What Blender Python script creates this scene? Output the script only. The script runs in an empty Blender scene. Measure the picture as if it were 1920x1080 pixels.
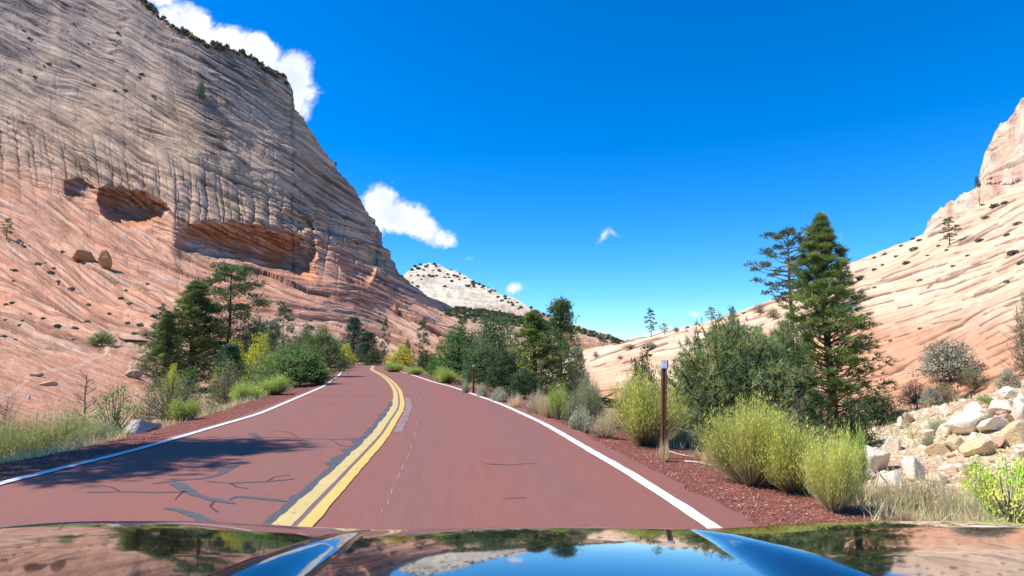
import bpy, math, random
import numpy as np
from mathutils import Vector, Matrix, Euler
from mathutils.bvhtree import BVHTree

S = bpy.context.scene
COL = S.collection
R = math.radians
# ------------------------------------------------------------------ camera
F_PX, HORIZON, CAM_H = 1144.0, 667.0, 1.42
PITCH = math.atan((HORIZON - 540) / F_PX)
cam_d = bpy.data.cameras.new('camera')
cam = bpy.data.objects.new('camera', cam_d); COL.objects.link(cam)
cam.location = (0, 0, CAM_H)
cam.rotation_euler = (R(90) + PITCH, 0, 0)
cam_d.sensor_width = 36.0
cam_d.lens = 36.0 * F_PX / 1920
cam_d.clip_start = 0.05
cam_d.clip_end = 20000
S.camera = cam
# ------------------------------------------------------------------ exposure, sun, sky
S.view_settings.view_transform = 'Standard'
S.view_settings.look = 'None'
S.view_settings.gamma = 1
S.view_settings.use_curve_mapping = False
S.view_settings.exposure = 0.36
S.cycles.max_bounces = 6
S.cycles.diffuse_bounces = 3
S.cycles.transparent_max_bounces = 4
S.cycles.caustics_reflective = False
S.cycles.caustics_refractive = False
SUN_EL, SUN_AZ = R(52), R(-91)          # azimuth from +Y towards +X: the sun stands on the left
sdir = Vector((math.sin(SUN_AZ) * math.cos(SUN_EL), math.cos(SUN_AZ) * math.cos(SUN_EL), math.sin(SUN_EL)))
sl = bpy.data.lights.new('sun', 'SUN'); sl.energy = 4.6; sl.angle = R(0.53); sl.color = (1.0, 0.955, 0.88)
so = bpy.data.objects.new('sun', sl); COL.objects.link(so)
so.rotation_euler = sdir.to_track_quat('Z', 'Y').to_euler(); so.location = sdir * 60

def gn(px, py):
    """pixel of the 1920x1080 photograph -> gnomonic direction (x/y, z/y) of the view ray"""
    cx = (np.asarray(px, float) - 960) / F_PX; cz = (540 - np.asarray(py, float)) / F_PX
    y = math.cos(PITCH) - cz * math.sin(PITCH); z = math.sin(PITCH) + cz * math.cos(PITCH)
    return cx / y, z / y

w = bpy.data.worlds.new('World'); S.world = w; w.use_nodes = True
nt = w.node_tree; nt.nodes.clear()
N = nt.nodes.new; LK = nt.links.new
def wmath(op, a, b=None, c=None, clamp=False):
    n = N('ShaderNodeMath'); n.operation = op; n.use_clamp = clamp
    for i, v in enumerate((a, b, c)):
        if v is None: continue
        if isinstance(v, (int, float)): n.inputs[i].default_value = v
        else: LK(v, n.inputs[i])
    return n.outputs[0]
sky = N('ShaderNodeTexSky'); sky.sky_type = 'NISHITA'; sky.sun_disc = False
sky.sun_elevation = SUN_EL; sky.sun_rotation = SUN_AZ; sky.altitude = 1700; sky.air_density = 1.0; sky.dust_density = 0.0; sky.ozone_density = 3.0
hs = N('ShaderNodeHueSaturation'); hs.inputs['Saturation'].default_value = 1.27; hs.inputs['Value'].default_value = 1.70; hs.inputs['Hue'].default_value = 0.506
tint = N('ShaderNodeMix'); tint.data_type = 'RGBA'; tint.blend_type = 'MULTIPLY'; tint.inputs[0].default_value = 1; tint.inputs[7].default_value = (.74, .94, 1.08, 1)
LK(sky.outputs[0], tint.inputs[6]); LK(tint.outputs[2], hs.inputs['Color'])
tc = N('ShaderNodeTexCoord'); sp = N('ShaderNodeSeparateXYZ'); LK(tc.outputs['Generated'], sp.inputs[0])
ysafe = wmath('MAXIMUM', sp.outputs[1], 0.05)
gx = wmath('DIVIDE', sp.outputs[0], ysafe); gz = wmath('DIVIDE', sp.outputs[2], ysafe)
cb = N('ShaderNodeCombineXYZ'); LK(gx, cb.inputs[0]); LK(gz, cb.inputs[1])
# domain distortion so that cloud edges billow
nd = N('ShaderNodeTexNoise'); nd.inputs['Scale'].default_value = 16; nd.inputs['Detail'].default_value = 9; nd.inputs['Roughness'].default_value = 0.66
LK(cb.outputs[0], nd.inputs['Vector'])
sub = N('ShaderNodeVectorMath'); sub.operation = 'SUBTRACT'; LK(nd.outputs['Color'], sub.inputs[0]); sub.inputs[1].default_value = (.5, .5, .5)
scl = N('ShaderNodeVectorMath'); scl.operation = 'SCALE'; LK(sub.outputs[0], scl.inputs[0]); scl.inputs['Scale'].default_value = 0.045
addv = N('ShaderNodeVectorMath'); addv.operation = 'ADD'; LK(cb.outputs[0], addv.inputs[0]); LK(scl.outputs[0], addv.inputs[1])
# px, py, half length, half height, tilt (deg, + = down to the right), density
BLOBS = [(285, -15, 50, 26, 20, 1.0), (350, 48, 62, 42, 25, 1.3), (420, 80, 70, 34, 12, 1.3), (480, 105, 62, 42, 20, 1.4), (530, 145, 48, 55, 40, 1.35),
         (560, 190, 34, 44, 40, .95), (583, 170, 32, 7, 12, .5), (572, 212, 22, 22, 0, .6),
         (712, 382, 36, 34, 5, 1.25), (745, 405, 58, 36, 12, 1.35), (785, 425, 48, 24, 15, 1.2), (830, 444, 30, 18, 10, 1.0), (700, 415, 36, 34, 0, 1.0),
         (1128, 440, 10, 26, 32, .36), (1146, 434, 24, 8, 20, .34), (966, 541, 18, 13, 0, .6), (885, 484, 14, 7, 0, .22), (905, 478, 14, 5, 0, .16),
         (735, 340, 12, 5, 0, .2), (1300, 589, 20, 8, 0, .5), (1336, 590, 16, 10, 0, .5), (1235, 624, 32, 8, -8, .75), (1582, 440, 12, 14, 0, .22)]
tot = None
for (bx, by, ba, bb, bt, bdn) in BLOBS:
    u0, v0 = gn(bx, by)
    vs = N('ShaderNodeVectorMath'); vs.operation = 'SUBTRACT'; LK(addv.outputs[0], vs.inputs[0]); vs.inputs[1].default_value = (float(u0), float(v0), 0)
    vr = N('ShaderNodeVectorRotate'); vr.rotation_type = 'Z_AXIS'; LK(vs.outputs[0], vr.inputs['Vector']); vr.inputs['Angle'].default_value = R(bt)
    vm = N('ShaderNodeVectorMath'); vm.operation = 'MULTIPLY'; LK(vr.outputs[0], vm.inputs[0]); vm.inputs[1].default_value = (F_PX / ba, F_PX / bb, 0)
    vl = N('ShaderNodeVectorMath'); vl.operation = 'LENGTH'; LK(vm.outputs[0], vl.inputs[0])
    m = wmath('SUBTRACT', 1.35, vl.outputs['Value']); m = wmath('MAXIMUM', m, 0.0); m = wmath('MULTIPLY', m, bdn)
    tot = m if tot is None else wmath('MAXIMUM', tot, m)
n2 = N('ShaderNodeTexNoise'); n2.inputs['Scale'].default_value = 22; n2.inputs['Detail'].default_value = 8; n2.inputs['Roughness'].default_value = 0.62
LK(addv.outputs[0], n2.inputs['Vector'])
dens = wmath('MULTIPLY', tot, wmath('MULTIPLY_ADD', n2.outputs['Fac'], 2.8, -0.42))
front = wmath('GREATER_THAN', sp.outputs[1], 0.06)
mr = N('ShaderNodeMapRange'); mr.interpolation_type = 'SMOOTHSTEP'; LK(dens, mr.inputs[0]); mr.inputs[1].default_value = 0.14; mr.inputs[2].default_value = 0.80; mr.inputs[4].default_value = 0.97
cov = wmath('MULTIPLY', mr.outputs[0], front)
n3 = N('ShaderNodeTexNoise'); n3.inputs['Scale'].default_value = 9; n3.inputs['Detail'].default_value = 6
LK(addv.outputs[0], n3.inputs['Vector'])
crp = N('ShaderNodeMix'); crp.data_type = 'RGBA'
mr3 = N('ShaderNodeMapRange'); LK(n3.outputs['Fac'], mr3.inputs[0]); mr3.inputs[1].default_value = .35; mr3.inputs[2].default_value = .6
LK(mr3.outputs[0], crp.inputs[0]); crp.inputs[6].default_value = (6.6, 7.2, 8.2, 1); crp.inputs[7].default_value = (9.0, 9.1, 9.3, 1)
mxs = N('ShaderNodeMix'); mxs.data_type = 'RGBA'; LK(cov, mxs.inputs[0]); LK(hs.outputs[0], mxs.inputs[6]); LK(crp.outputs[2], mxs.inputs[7])
bg = N('ShaderNodeBackground'); LK(mxs.outputs[2], bg.inputs['Color']); bg.inputs['Strength'].default_value = 0.10
wo = N('ShaderNodeOutputWorld'); LK(bg.outputs[0], wo.inputs['Surface'])

# ------------------------------------------------------------------ numpy noise
def _h(ix, iy, seed):
    h = (ix.astype(np.int64) * 374761393 + iy.astype(np.int64) * 668265263 + seed * 1442695041) & 0xffffffff
    h = ((h ^ (h >> 13)) * 1274126177) & 0xffffffff
    h = ((h ^ (h >> 16)) * 2246822519) & 0xffffffff
    return ((h ^ (h >> 15)) & 0xffffff) / float(0xffffff)
def vn(x, y, seed=0):
    x = np.asarray(x, float); y = np.asarray(y, float) + np.zeros_like(x)
    ix, iy = np.floor(x), np.floor(y); fx, fy = x - ix, y - iy
    fx = fx * fx * (3 - 2 * fx); fy = fy * fy * (3 - 2 * fy)
    a, b = _h(ix, iy, seed), _h(ix + 1, iy, seed); c, d = _h(ix, iy + 1, seed), _h(ix + 1, iy + 1, seed)
    return (a * (1 - fx) + b * fx) * (1 - fy) + (c * (1 - fx) + d * fx) * fy
def fbm(x, y, seed=0, octv=4, gain=.5):
    t = 0; a = 1; s = 0
    for i in range(octv):
        t = t + a * (vn(np.asarray(x) * 2 ** i, np.asarray(y) * 2 ** i, seed + i * 17) - .5); s += a; a *= gain
    return t / s * 2
def sst(a, b, x):
    t = np.clip((x - a) / (b - a), 0, 1); return t * t * (3 - 2 * t)
def lerp(a, b, t): return a + (b - a) * t
def mixc(a, b, t):
    t = np.asarray(t)[..., None]; return a * (1 - t) + b * t
def C3(*v): return np.array(v, float)

# ------------------------------------------------------------------ materials
def new_mat(name, rough=.85, spec=.25):
    m = bpy.data.materials.new(name); m.use_nodes = True
    b = m.node_tree.nodes['Principled BSDF']; b.inputs['Roughness'].default_value = rough
    b.inputs['Specular IOR Level'].default_value = spec
    return m, m.node_tree, b
def plain(name, rgb, rough=.8, spec=.3, metal=0, var=.15, scale=8, bump=0, bscale=30):
    m, t, b = new_mat(name, rough, spec); b.inputs['Metallic'].default_value = metal
    n = t.nodes.new('ShaderNodeTexNoise'); n.inputs['Scale'].default_value = scale; n.inputs['Detail'].default_value = 6
    tcn = t.nodes.new('ShaderNodeTexCoord'); t.links.new(tcn.outputs['Object'], n.inputs['Vector'])
    mx = t.nodes.new('ShaderNodeMix'); mx.data_type = 'RGBA'
    mx.inputs[6].default_value = (*[c * (1 - var) for c in rgb], 1); mx.inputs[7].default_value = (*[min(1, c * (1 + var)) for c in rgb], 1)
    t.links.new(n.outputs['Fac'], mx.inputs[0]); t.links.new(mx.outputs[2], b.inputs['Base Color'])
    if bump:
        n2_ = t.nodes.new('ShaderNodeTexNoise'); n2_.inputs['Scale'].default_value = bscale; n2_.inputs['Detail'].default_value = 5
        t.links.new(tcn.outputs['Object'], n2_.inputs['Vector'])
        bp = t.nodes.new('ShaderNodeBump'); bp.inputs['Strength'].default_value = bump; bp.inputs['Distance'].default_value = .05
        t.links.new(n2_.outputs['Fac'], bp.inputs['Height']); t.links.new(bp.outputs[0], b.inputs['Normal'])
    return m
def rock_mat(name, sx, sy, dist, strength, fine=1.0):
    """rock: colour attribute x stretched bedding noise in UV, with a matching bump"""
    m, t, b = new_mat(name, .92, .12)
    nn = t.nodes.new; lk = t.links.new
    at = nn('ShaderNodeAttribute'); at.attribute_name = 'Col'
    uv = nn('ShaderNodeUVMap'); uv.uv_map = 'bed'
    mp = nn('ShaderNodeMapping'); mp.inputs['Scale'].default_value = (sx, sy, 1); lk(uv.outputs[0], mp.inputs[0])
    n1 = nn('ShaderNodeTexNoise'); n1.inputs['Scale'].default_value = 1; n1.inputs['Detail'].default_value = 7; n1.inputs['Roughness'].default_value = .62
    lk(mp.outputs[0], n1.inputs['Vector'])
    mp2 = nn('ShaderNodeMapping'); mp2.inputs['Scale'].default_value = (.25, .25, 1); lk(uv.outputs[0], mp2.inputs[0])
    nb = nn('ShaderNodeTexNoise'); nb.inputs['Scale'].default_value = 1; nb.inputs['Detail'].default_value = 8; nb.inputs['Roughness'].default_value = .65
    lk(mp2.outputs[0], nb.inputs['Vector'])
    r1 = nn('ShaderNodeMapRange'); lk(n1.outputs['Fac'], r1.inputs[0]); r1.inputs[1].default_value = .32; r1.inputs[2].default_value = .62; r1.inputs[3].default_value = .72; r1.inputs[4].default_value = 1.13
    r2 = nn('ShaderNodeMapRange'); lk(nb.outputs['Fac'], r2.inputs[0]); r2.inputs[1].default_value = .3; r2.inputs[2].default_value = .7; r2.inputs[3].default_value = .82; r2.inputs[4].default_value = 1.12
    mm = nn('ShaderNodeMath'); mm.operation = 'MULTIPLY'; lk(r1.outputs[0], mm.inputs[0]); lk(r2.outputs[0], mm.inputs[1])
    vm_ = nn('ShaderNodeVectorMath'); vm_.operation = 'SCALE'; lk(at.outputs['Color'], vm_.inputs[0]); lk(mm.outputs[0], vm_.inputs['Scale'])
    lk(vm_.outputs[0], b.inputs['Base Color'])
    ad = nn('ShaderNodeMath'); ad.operation = 'MULTIPLY_ADD'; lk(nb.outputs['Fac'], ad.inputs[0]); ad.inputs[1].default_value = .35 * fine; lk(n1.outputs['Fac'], ad.inputs[2])
    bp = nn('ShaderNodeBump'); bp.inputs['Strength'].default_value = strength; bp.inputs['Distance'].default_value = dist
    lk(ad.outputs[0], bp.inputs['Height']); lk(bp.outputs[0], b.inputs['Normal'])
    return m

# ------------------------------------------------------------------ mesh helpers
def mesh_np(name, V, Fc, mat=None, col=None, uv=None, smooth=False):
    """V (n,3); Fc (m,3|4) int array or list of lists"""
    me = bpy.data.meshes.new(name)
    if isinstance(Fc, np.ndarray):
        k = Fc.shape[1]; nf = len(Fc)
        me.vertices.add(len(V)); me.vertices.foreach_set('co', np.ascontiguousarray(V, np.float32).ravel())
        me.loops.add(nf * k); me.loops.foreach_set('vertex_index', np.ascontiguousarray(Fc, np.int32).ravel())
        me.polygons.add(nf); me.polygons.foreach_set('loop_start', np.arange(0, nf * k, k, dtype=np.int32))
        me.update(calc_edges=True)
    else:
        me.from_pydata([tuple(v) for v in V], [], Fc); me.update()
    if col is not None:
        a = me.color_attributes.new('Col', 'FLOAT_COLOR', 'POINT')
        c = np.ones((len(V), 4), np.float32); c[:, :3] = col; a.data.foreach_set('color', c.ravel())
    if uv is not None:
        ul = me.uv_layers.new(name='bed')
        li = np.zeros(len(me.loops), np.int32); me.loops.foreach_get('vertex_index', li)
        ul.data.foreach_set('uv', np.ascontiguousarray(uv[li], np.float32).ravel())
    if smooth: me.polygons.foreach_set('use_smooth', np.ones(len(me.polygons), bool))
    if mat: me.materials.append(mat)
    return me
def link(name, me, parent=None, loc=None):
    o = bpy.data.objects.new(name, me); COL.objects.link(o)
    if parent: o.parent = parent
    if loc is not None: o.location = loc
    return o
def tag(o, label=None, cat=None, group=None, kind=None):
    if label: o['label'] = label
    if cat: o['category'] = cat
    if group: o['group'] = group
    if kind: o['kind'] = kind
    return o
def grid_faces(nr, nc):
    i = np.arange(nr - 1)[:, None] * nc + np.arange(nc - 1)[None, :]
    return np.stack([i, i + 1, i + nc + 1, i + nc], -1).reshape(-1, 4)
class MB:
    def __init__(s): s.v = []; s.f = []
    def add(s, V, Fc):
        o = len(s.v); s.v += [tuple(p) for p in V]; s.f += [[i + o for i in f] for f in Fc]
    def box(s, c, d, rot=None):
        M = rot or Matrix()
        P = [M @ Vector((sx * d[0] / 2, sy * d[1] / 2, sz * d[2] / 2)) + Vector(c) for sz in (-1, 1) for sy in (-1, 1) for sx in (-1, 1)]
        s.add(P, [[0, 2, 3, 1], [4, 5, 7, 6], [0, 1, 5, 4], [2, 6, 7, 3], [0, 4, 6, 2], [1, 3, 7, 5]])
    def tube(s, pts, rad, n=5, cap=True):
        pts = [Vector(p) for p in pts]; rings = []
        up = Vector((.31, .17, .93))
        for i, p in enumerate(pts):
            d = (pts[min(i + 1, len(pts) - 1)] - pts[max(i - 1, 0)]).normalized()
            a = d.cross(up)
            if a.length < .1: a = d.cross(Vector((1, 0, 0)))
            a.normalize(); b = d.cross(a)
            r = rad[i] if hasattr(rad, '__len__') else rad
            rings.append([p + (a * math.cos(t) + b * math.sin(t)) * r for t in [2 * math.pi * k / n for k in range(n)]])
        V = [q for r in rings for q in r]; Fc = []
        for i in range(len(pts) - 1):
            for k in range(n):
                Fc.append([i * n + k, i * n + (k + 1) % n, (i + 1) * n + (k + 1) % n, (i + 1) * n + k])
        if cap: Fc.append(list(range(n))[::-1]); Fc.append([(len(pts) - 1) * n + k for k in range(n)])
        s.add(V, Fc)
    def mesh(s, name, mat, smooth=False):
        me = bpy.data.meshes.new(name); me.from_pydata(s.v, [], s.f); me.update()
        if mat: me.materials.append(mat)
        if smooth: me.polygons.foreach_set('use_smooth', np.ones(len(me.polygons), bool))
        return me

# ------------------------------------------------------------------ road geometry
def flat(px, py, z=0.0):
    a, e = gn(px, py); y = (z - CAM_H) / e
    return np.stack([a * y, y], -1)
Lp = np.array([(0, 904), (125, 876), (250, 845.5), (370, 809), (480, 778), (542, 752), (605, 725), (635, 704), (646, 688), (652, 680)], float)
Rp = np.array([(1340, 990), (1180, 886), (1110, 847), (1017, 792.5), (933, 755), (850, 726), (762, 703), (704, 685.5)], float)
Cp = np.array([(550, 985), (655, 877), (715, 812), (729, 791), (745, 766), (747, 747), (745, 735), (736, 720), (720, 706), (700, 695), (677, 682)], float)
def densify(P, n):
    P = np.asarray(P, float); d = np.r_[0, np.cumsum(np.hypot(*np.diff(P, axis=0).T))]
    s = np.linspace(0, d[-1], n); return np.c_[np.interp(s, d, P[:, 0]), np.interp(s, d, P[:, 1])], s
def smooth1(a, k):
    if k < 1: return a
    w_ = np.hanning(2 * k + 3)[1:-1]; w_ /= w_.sum()
    return np.convolve(np.pad(a, k, mode='reflect', reflect_type='odd'), w_, 'valid')
cw = flat(Cp[:, 0], Cp[:, 1]); lw = flat(Lp[:, 0], Lp[:, 1]); rw = flat(Rp[:, 0], Rp[:, 1])
cpts = np.r_[[(-2.5, -260), (-1.2, -120), (-0.6, -40), (-0.9, -15), (-1.3, -3)], cw, [(cw[-1, 0] - 12, cw[-1, 1] + 22), (cw[-1, 0] - 34, cw[-1, 1] + 45), (cw[-1, 0] - 80, cw[-1, 1] + 75)]]
# stations: fine near the camera
dc = np.r_[0, np.cumsum(np.hypot(*np.diff(cpts, axis=0).T))]
s0 = dc[4]
st = np.unique(np.r_[np.linspace(0, s0, 60), np.linspace(s0, s0 + 60, 420), np.linspace(s0 + 60, dc[-1], 160)])
def catmull(s, d, P):
    out = np.zeros((len(s), 2))
    for k in range(2):
        m = np.gradient(P[:, k], d)
        i = np.clip(np.searchsorted(d, s, 'right') - 1, 0, len(d) - 2)
        h = d[i + 1] - d[i]; t = (s - d[i]) / h
        out[:, k] = (2 * t**3 - 3 * t**2 + 1) * P[i, k] + (t**3 - 2 * t**2 + t) * h * m[i] + (-2 * t**3 + 3 * t**2) * P[i + 1, k] + (t**3 - t**2) * h * m[i + 1]
    return out
RC = catmull(st, dc, cpts)
tg = np.gradient(RC, axis=0); tg /= np.linalg.norm(tg, axis=1)[:, None]
RN = np.c_[tg[:, 1], -tg[:, 0]]            # to the right
def lateral(poly, side):
    q, _ = densify(poly, 3000); o = np.full(len(RC), np.nan)
    for i in range(len(RC)):
        if RC[i, 1] < poly[:, 1].min() - .3 or RC[i, 1] > poly[:, 1].max(): continue
        r = q - RC[i]; al = abs(r @ tg[i]); lt = r @ RN[i] * side
        ok = (al < .25 + .004 * RC[i, 1]) & (lt > 0)
        if ok.any(): o[i] = lt[ok].mean()
    g = ~np.isnan(o); o = np.interp(st, st[g], o[g]); return smooth1(o, 14)
WL = np.clip(lateral(lw, -1), 2.9, 3.8); WR = np.clip(lateral(rw, 1), 2.2, 3.8)
send = dc[4 + len(cw)]
def road_z(s): return np.where(s > send - 8, -((np.maximum(s - (send - 8), 0)) ** 2) * .0016, 0.0) * np.where(s > send + 60, 1, 1)
RZ = np.maximum(road_z(st), -3)
def road_coords(x, y):
    """signed lateral distance (right +) and station index for arrays of points"""
    x = np.asarray(x).ravel(); y = np.asarray(y).ravel(); D = np.empty(len(x)); I = np.empty(len(x), int)
    P = RC[::3]; idx0 = np.arange(len(RC))[::3]
    for a in range(0, len(x), 20000):
        xx, yy = x[a:a + 20000, None], y[a:a + 20000, None]
        k = ((xx - P[None, :, 0]) ** 2 + (yy - P[None, :, 1]) ** 2).argmin(1)
        j = idx0[k]; dx, dy = xx[:, 0] - RC[j, 0], yy[:, 0] - RC[j, 1]
        lat = dx * RN[j, 0] + dy * RN[j, 1]; al = dx * tg[j, 0] + dy * tg[j, 1]
        ds = np.hypot(lat, np.where(abs(al) > 1.5, al, 0)) * np.sign(lat + 1e-9)
        D[a:a + 20000] = ds; I[a:a + 20000] = j
    return D, I

def ground_height(x, y):
    sh = np.shape(x); x = np.asarray(x, float).ravel(); y = np.asarray(y, float).ravel()
    d, i = road_coords(x, y); rz = RZ[i]
    lr = np.where(d > 0, d - WR[i], -d - WL[i])          # beyond the white line
    big = fbm(x / 14, y / 14, 5, 4) * .55; sm = fbm(x / 1.7, y / 1.7, 9, 3) * .09
    # right bank
    floor_r = -1.35 - 1.6 * sst(18, 40, y) + .55 * sst(20, 8, y) + sst(6, 15, x) * sst(26, 13, y) * 2.1
    floor_l = -1.35 - .5 * sst(20, 60, y)
    fl = np.where(d > 0, floor_r, floor_l)
    fl = fl + sst(120, 260, np.hypot(x, y)) * 2.0
    t = np.where(d > 0, sst(1.9, 5.5, lr), sst(1.3, 5.0, lr))
    z = rz - .035 - .05 * np.clip(lr, 0, 2) + t * (fl - rz)
    z = z + t * big + sst(.6, 2.5, lr) * sm + sst(.3, .7, lr) * fbm(x / .25, y / .25, 11, 2) * .018
    z = np.where(lr < .15, rz - .05, z)
    return z.reshape(sh), d.reshape(sh), lr.reshape(sh)

# ------------------------------------------------------------------ ground sheet
az = np.unique(np.r_[np.linspace(-180, -50, 90), np.linspace(-50, 50, 620), np.linspace(50, 180, 90)])
rr = np.r_[np.geomspace(.6, 5, 24)[:-1], np.geomspace(5, 60, 330)[:-1], np.geomspace(60, 6000, 90)]
A, RR = np.meshgrid(np.radians(az), rr); GX = RR * np.sin(A); GY = RR * np.cos(A)
GZ, GD, GL = ground_height(GX, GY)
red = C3(.27, .098, .070); soil = C3(.50, .30, .18); pale = C3(.70, .56, .36); straw = C3(.42, .33, .18)
gc = np.broadcast_to(soil, GX.shape + (3,)).copy()
nz = fbm(GX / 2.2, GY / 2.2, 21, 5); nz2 = fbm(GX / .6, GY / .6, 31, 4)
gc = mixc(gc, straw, sst(.0, .5, nz))
gc = mixc(gc, pale, np.clip(sst(5.5, 8, GX - .12 * GY) * sst(20, 13, GY) * sst(-.7, .1, nz2) * sst(3, 6, GY), 0, 1) * .9)
edge = np.where(GD > 0, 2.0, 1.75) + nz2 * .35
gc = mixc(gc, red, sst(edge + .35, edge - .25, GL))
gc = mixc(gc, C3(.32, .130, .090), sst(.5, .1, GL + nz2 * .25) * .9)
GND, t, b = new_mat('ground_soil', .95, .1)
nn = t.nodes.new; lk = t.links.new
at = nn('ShaderNodeAttribute'); at.attribute_name = 'Col'
tcg = nn('ShaderNodeTexCoord')
v1 = nn('ShaderNodeTexVoronoi'); v1.inputs['Scale'].default_value = 26; lk(tcg.outputs['Object'], v1.inputs['Vector'])
ng = nn('ShaderNodeTexNoise'); ng.inputs['Scale'].default_value = 9; ng.inputs['Detail'].default_value = 10; ng.inputs['Roughness'].default_value = .75; lk(tcg.outputs['Object'], ng.inputs['Vector'])
bw = nn('ShaderNodeSeparateXYZ'); lk(v1.outputs['Color'], bw.inputs[0])
m1 = nn('ShaderNodeMath'); m1.operation = 'MULTIPLY_ADD'; lk(bw.outputs[0], m1.inputs[0]); m1.inputs[1].default_value = .5; m1.inputs[2].default_value = .72
m2 = nn('ShaderNodeMapRange'); lk(ng.outputs['Fac'], m2.inputs[0]); m2.inputs[1].default_value = .3; m2.inputs[2].default_value = .7; m2.inputs[3].default_value = .65; m2.inputs[4].default_value = 1.25
m3 = nn('ShaderNodeMath'); m3.operation = 'MULTIPLY'; lk(m1.outputs[0], m3.inputs[0]); lk(m2.outputs[0], m3.inputs[1])
vs_ = nn('ShaderNodeVectorMath'); vs_.operation = 'SCALE'; lk(at.outputs['Color'], vs_.inputs[0]); lk(m3.outputs[0], vs_.inputs['Scale']); lk(vs_.outputs[0], b.inputs['Base Color'])
bpn = nn('ShaderNodeBump'); bpn.inputs['Strength'].default_value = .7; bpn.inputs['Distance'].default_value = .03
lk(v1.outputs['Distance'], bpn.inputs['Height']); lk(bpn.outputs[0], b.inputs['Normal'])
gV = np.stack([GX, GY, GZ], -1).reshape(-1, 3)
gF = grid_faces(*GX.shape)[:, ::-1]
cen = len(gV); gV = np.r_[gV, [[0, 0, -.05]]]
gme = mesh_np('ground', gV, gF, GND, col=np.r_[gc.reshape(-1, 3), [red]], smooth=True)
ground = tag(link('ground', gme), kind='structure', label='red gravel verge and sandy wash floor')

# ------------------------------------------------------------------ relief hills
def relief(name, pxs, nrow, base, sky_, depth, shade, mat, back=((6, -1), (25, -8), (80, -40)), smooth_px=8, label=None):
    """a hillside between its foot line and its skyline; depth(px,py) gives its distance, shade() its local relief"""
    PX = np.asarray(pxs, float); b_, s_ = base(PX), sky_(PX)
    T = np.linspace(0, 1, nrow)[:, None]
    PXg = np.broadcast_to(PX, (nrow, len(PX))); PY = b_ + (s_ - b_) * T
    Y = depth(PXg, PY)
    a, e = gn(PXg, PY)
    out = shade(PXg, PY, T * np.ones_like(PXg))
    Y = Y + out.get('push', 0)
    P = np.stack([a * Y, Y, CAM_H + e * Y], -1)
    du = np.gradient(P, axis=1); dv = np.gradient(P, axis=0)
    n = np.cross(du, dv); n /= np.linalg.norm(n, axis=2)[..., None] + 1e-9
    if n[..., 2].mean() < 0: n = -n
    P = P + n * (out['disp'] * Y / F_PX)[..., None]
    P = list(P)
    top = P[-1]; cl = out['col']; uv = out['uv']
    rows = [top + np.stack([a[-1] * dy, np.full(len(PX), dy), np.full(len(PX), dz)], -1) for dy, dz in back]
    P = np.stack(P + rows); k = len(rows)
    cl = np.concatenate([cl] + [cl[-1:]] * k); uv = np.concatenate([uv] + [uv[-1:] + np.array([0, -9. * (j + 1)]) for j in range(k)])
    me = mesh_np(name, P.reshape(-1, 3), grid_faces(P.shape[0], P.shape[1]), mat, col=np.clip(cl.reshape(-1, 3), .01, .95), uv=uv.reshape(-1, 2), smooth=True)
    return tag(link(name, me), kind='structure', label=label)

def pl(*p):
    p = np.array(p, float); return lambda x: np.interp(x, p[:, 0], p[:, 1])
BED = {}
def bedding(u, v, seed, T, tilt=.12, sc=(24, 9, 4.2), stretch=9.):
    """cross-bedded strata: relief (ledges), set index, inner coordinate"""
    sets = v / T + fbm(u / 260, v / 160, seed, 3) * .7
    k = np.floor(sets); fr = sets - k
    tl = (_h(k, k * 0, seed + 3) - .5) * 2 * tilt
    v2 = v + u * tl + fbm(u / 130, v / 70, seed + 5, 3) * 8
    h = 0; crev = 0
    for i, s in enumerate(sc):
        q = fbm(u / (s * stretch), v2 / s, seed + 11 + i, 2) 
        h = h + q * s * (.36 if i else .30)
    # ledge undercuts: a sharp drop at irregular beds
    for i, s in enumerate((15., 8.)):
        f = v2 / s + vn(u / 70, v2 / (s * 6), seed + 40 + i) * 1.5; kk = np.floor(f); g = f - kk
        br = sst(.42, .60, vn(u / (34 + 12 * i), kk * 3.7, seed + 50 + i))
        h = h + br * (s * .16) * (g ** 2.2 - .35)
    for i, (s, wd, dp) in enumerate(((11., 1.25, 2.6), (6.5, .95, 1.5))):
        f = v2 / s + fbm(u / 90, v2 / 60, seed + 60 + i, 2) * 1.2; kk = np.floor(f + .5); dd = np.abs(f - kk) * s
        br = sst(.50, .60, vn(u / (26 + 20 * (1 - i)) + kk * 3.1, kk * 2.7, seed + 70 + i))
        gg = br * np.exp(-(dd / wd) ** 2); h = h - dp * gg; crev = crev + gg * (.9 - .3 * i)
    lam = vn(u / 230 + k * 3.3, v2 / 2.3, seed + 90) ; lam2 = vn(u / 150 + k * 1.3, v2 / 4.6, seed + 91)
    crev = np.clip(crev, 0, 1); h = h + (lam - .5) * 1.5 + (lam2 - .5) * 2.0
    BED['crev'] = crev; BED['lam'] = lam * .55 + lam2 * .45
    edge = np.minimum(fr, 1 - fr); h = h - 2.2 * np.exp(-(edge * T / 2.0) ** 2)
    return h, k, v2, fr

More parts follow.
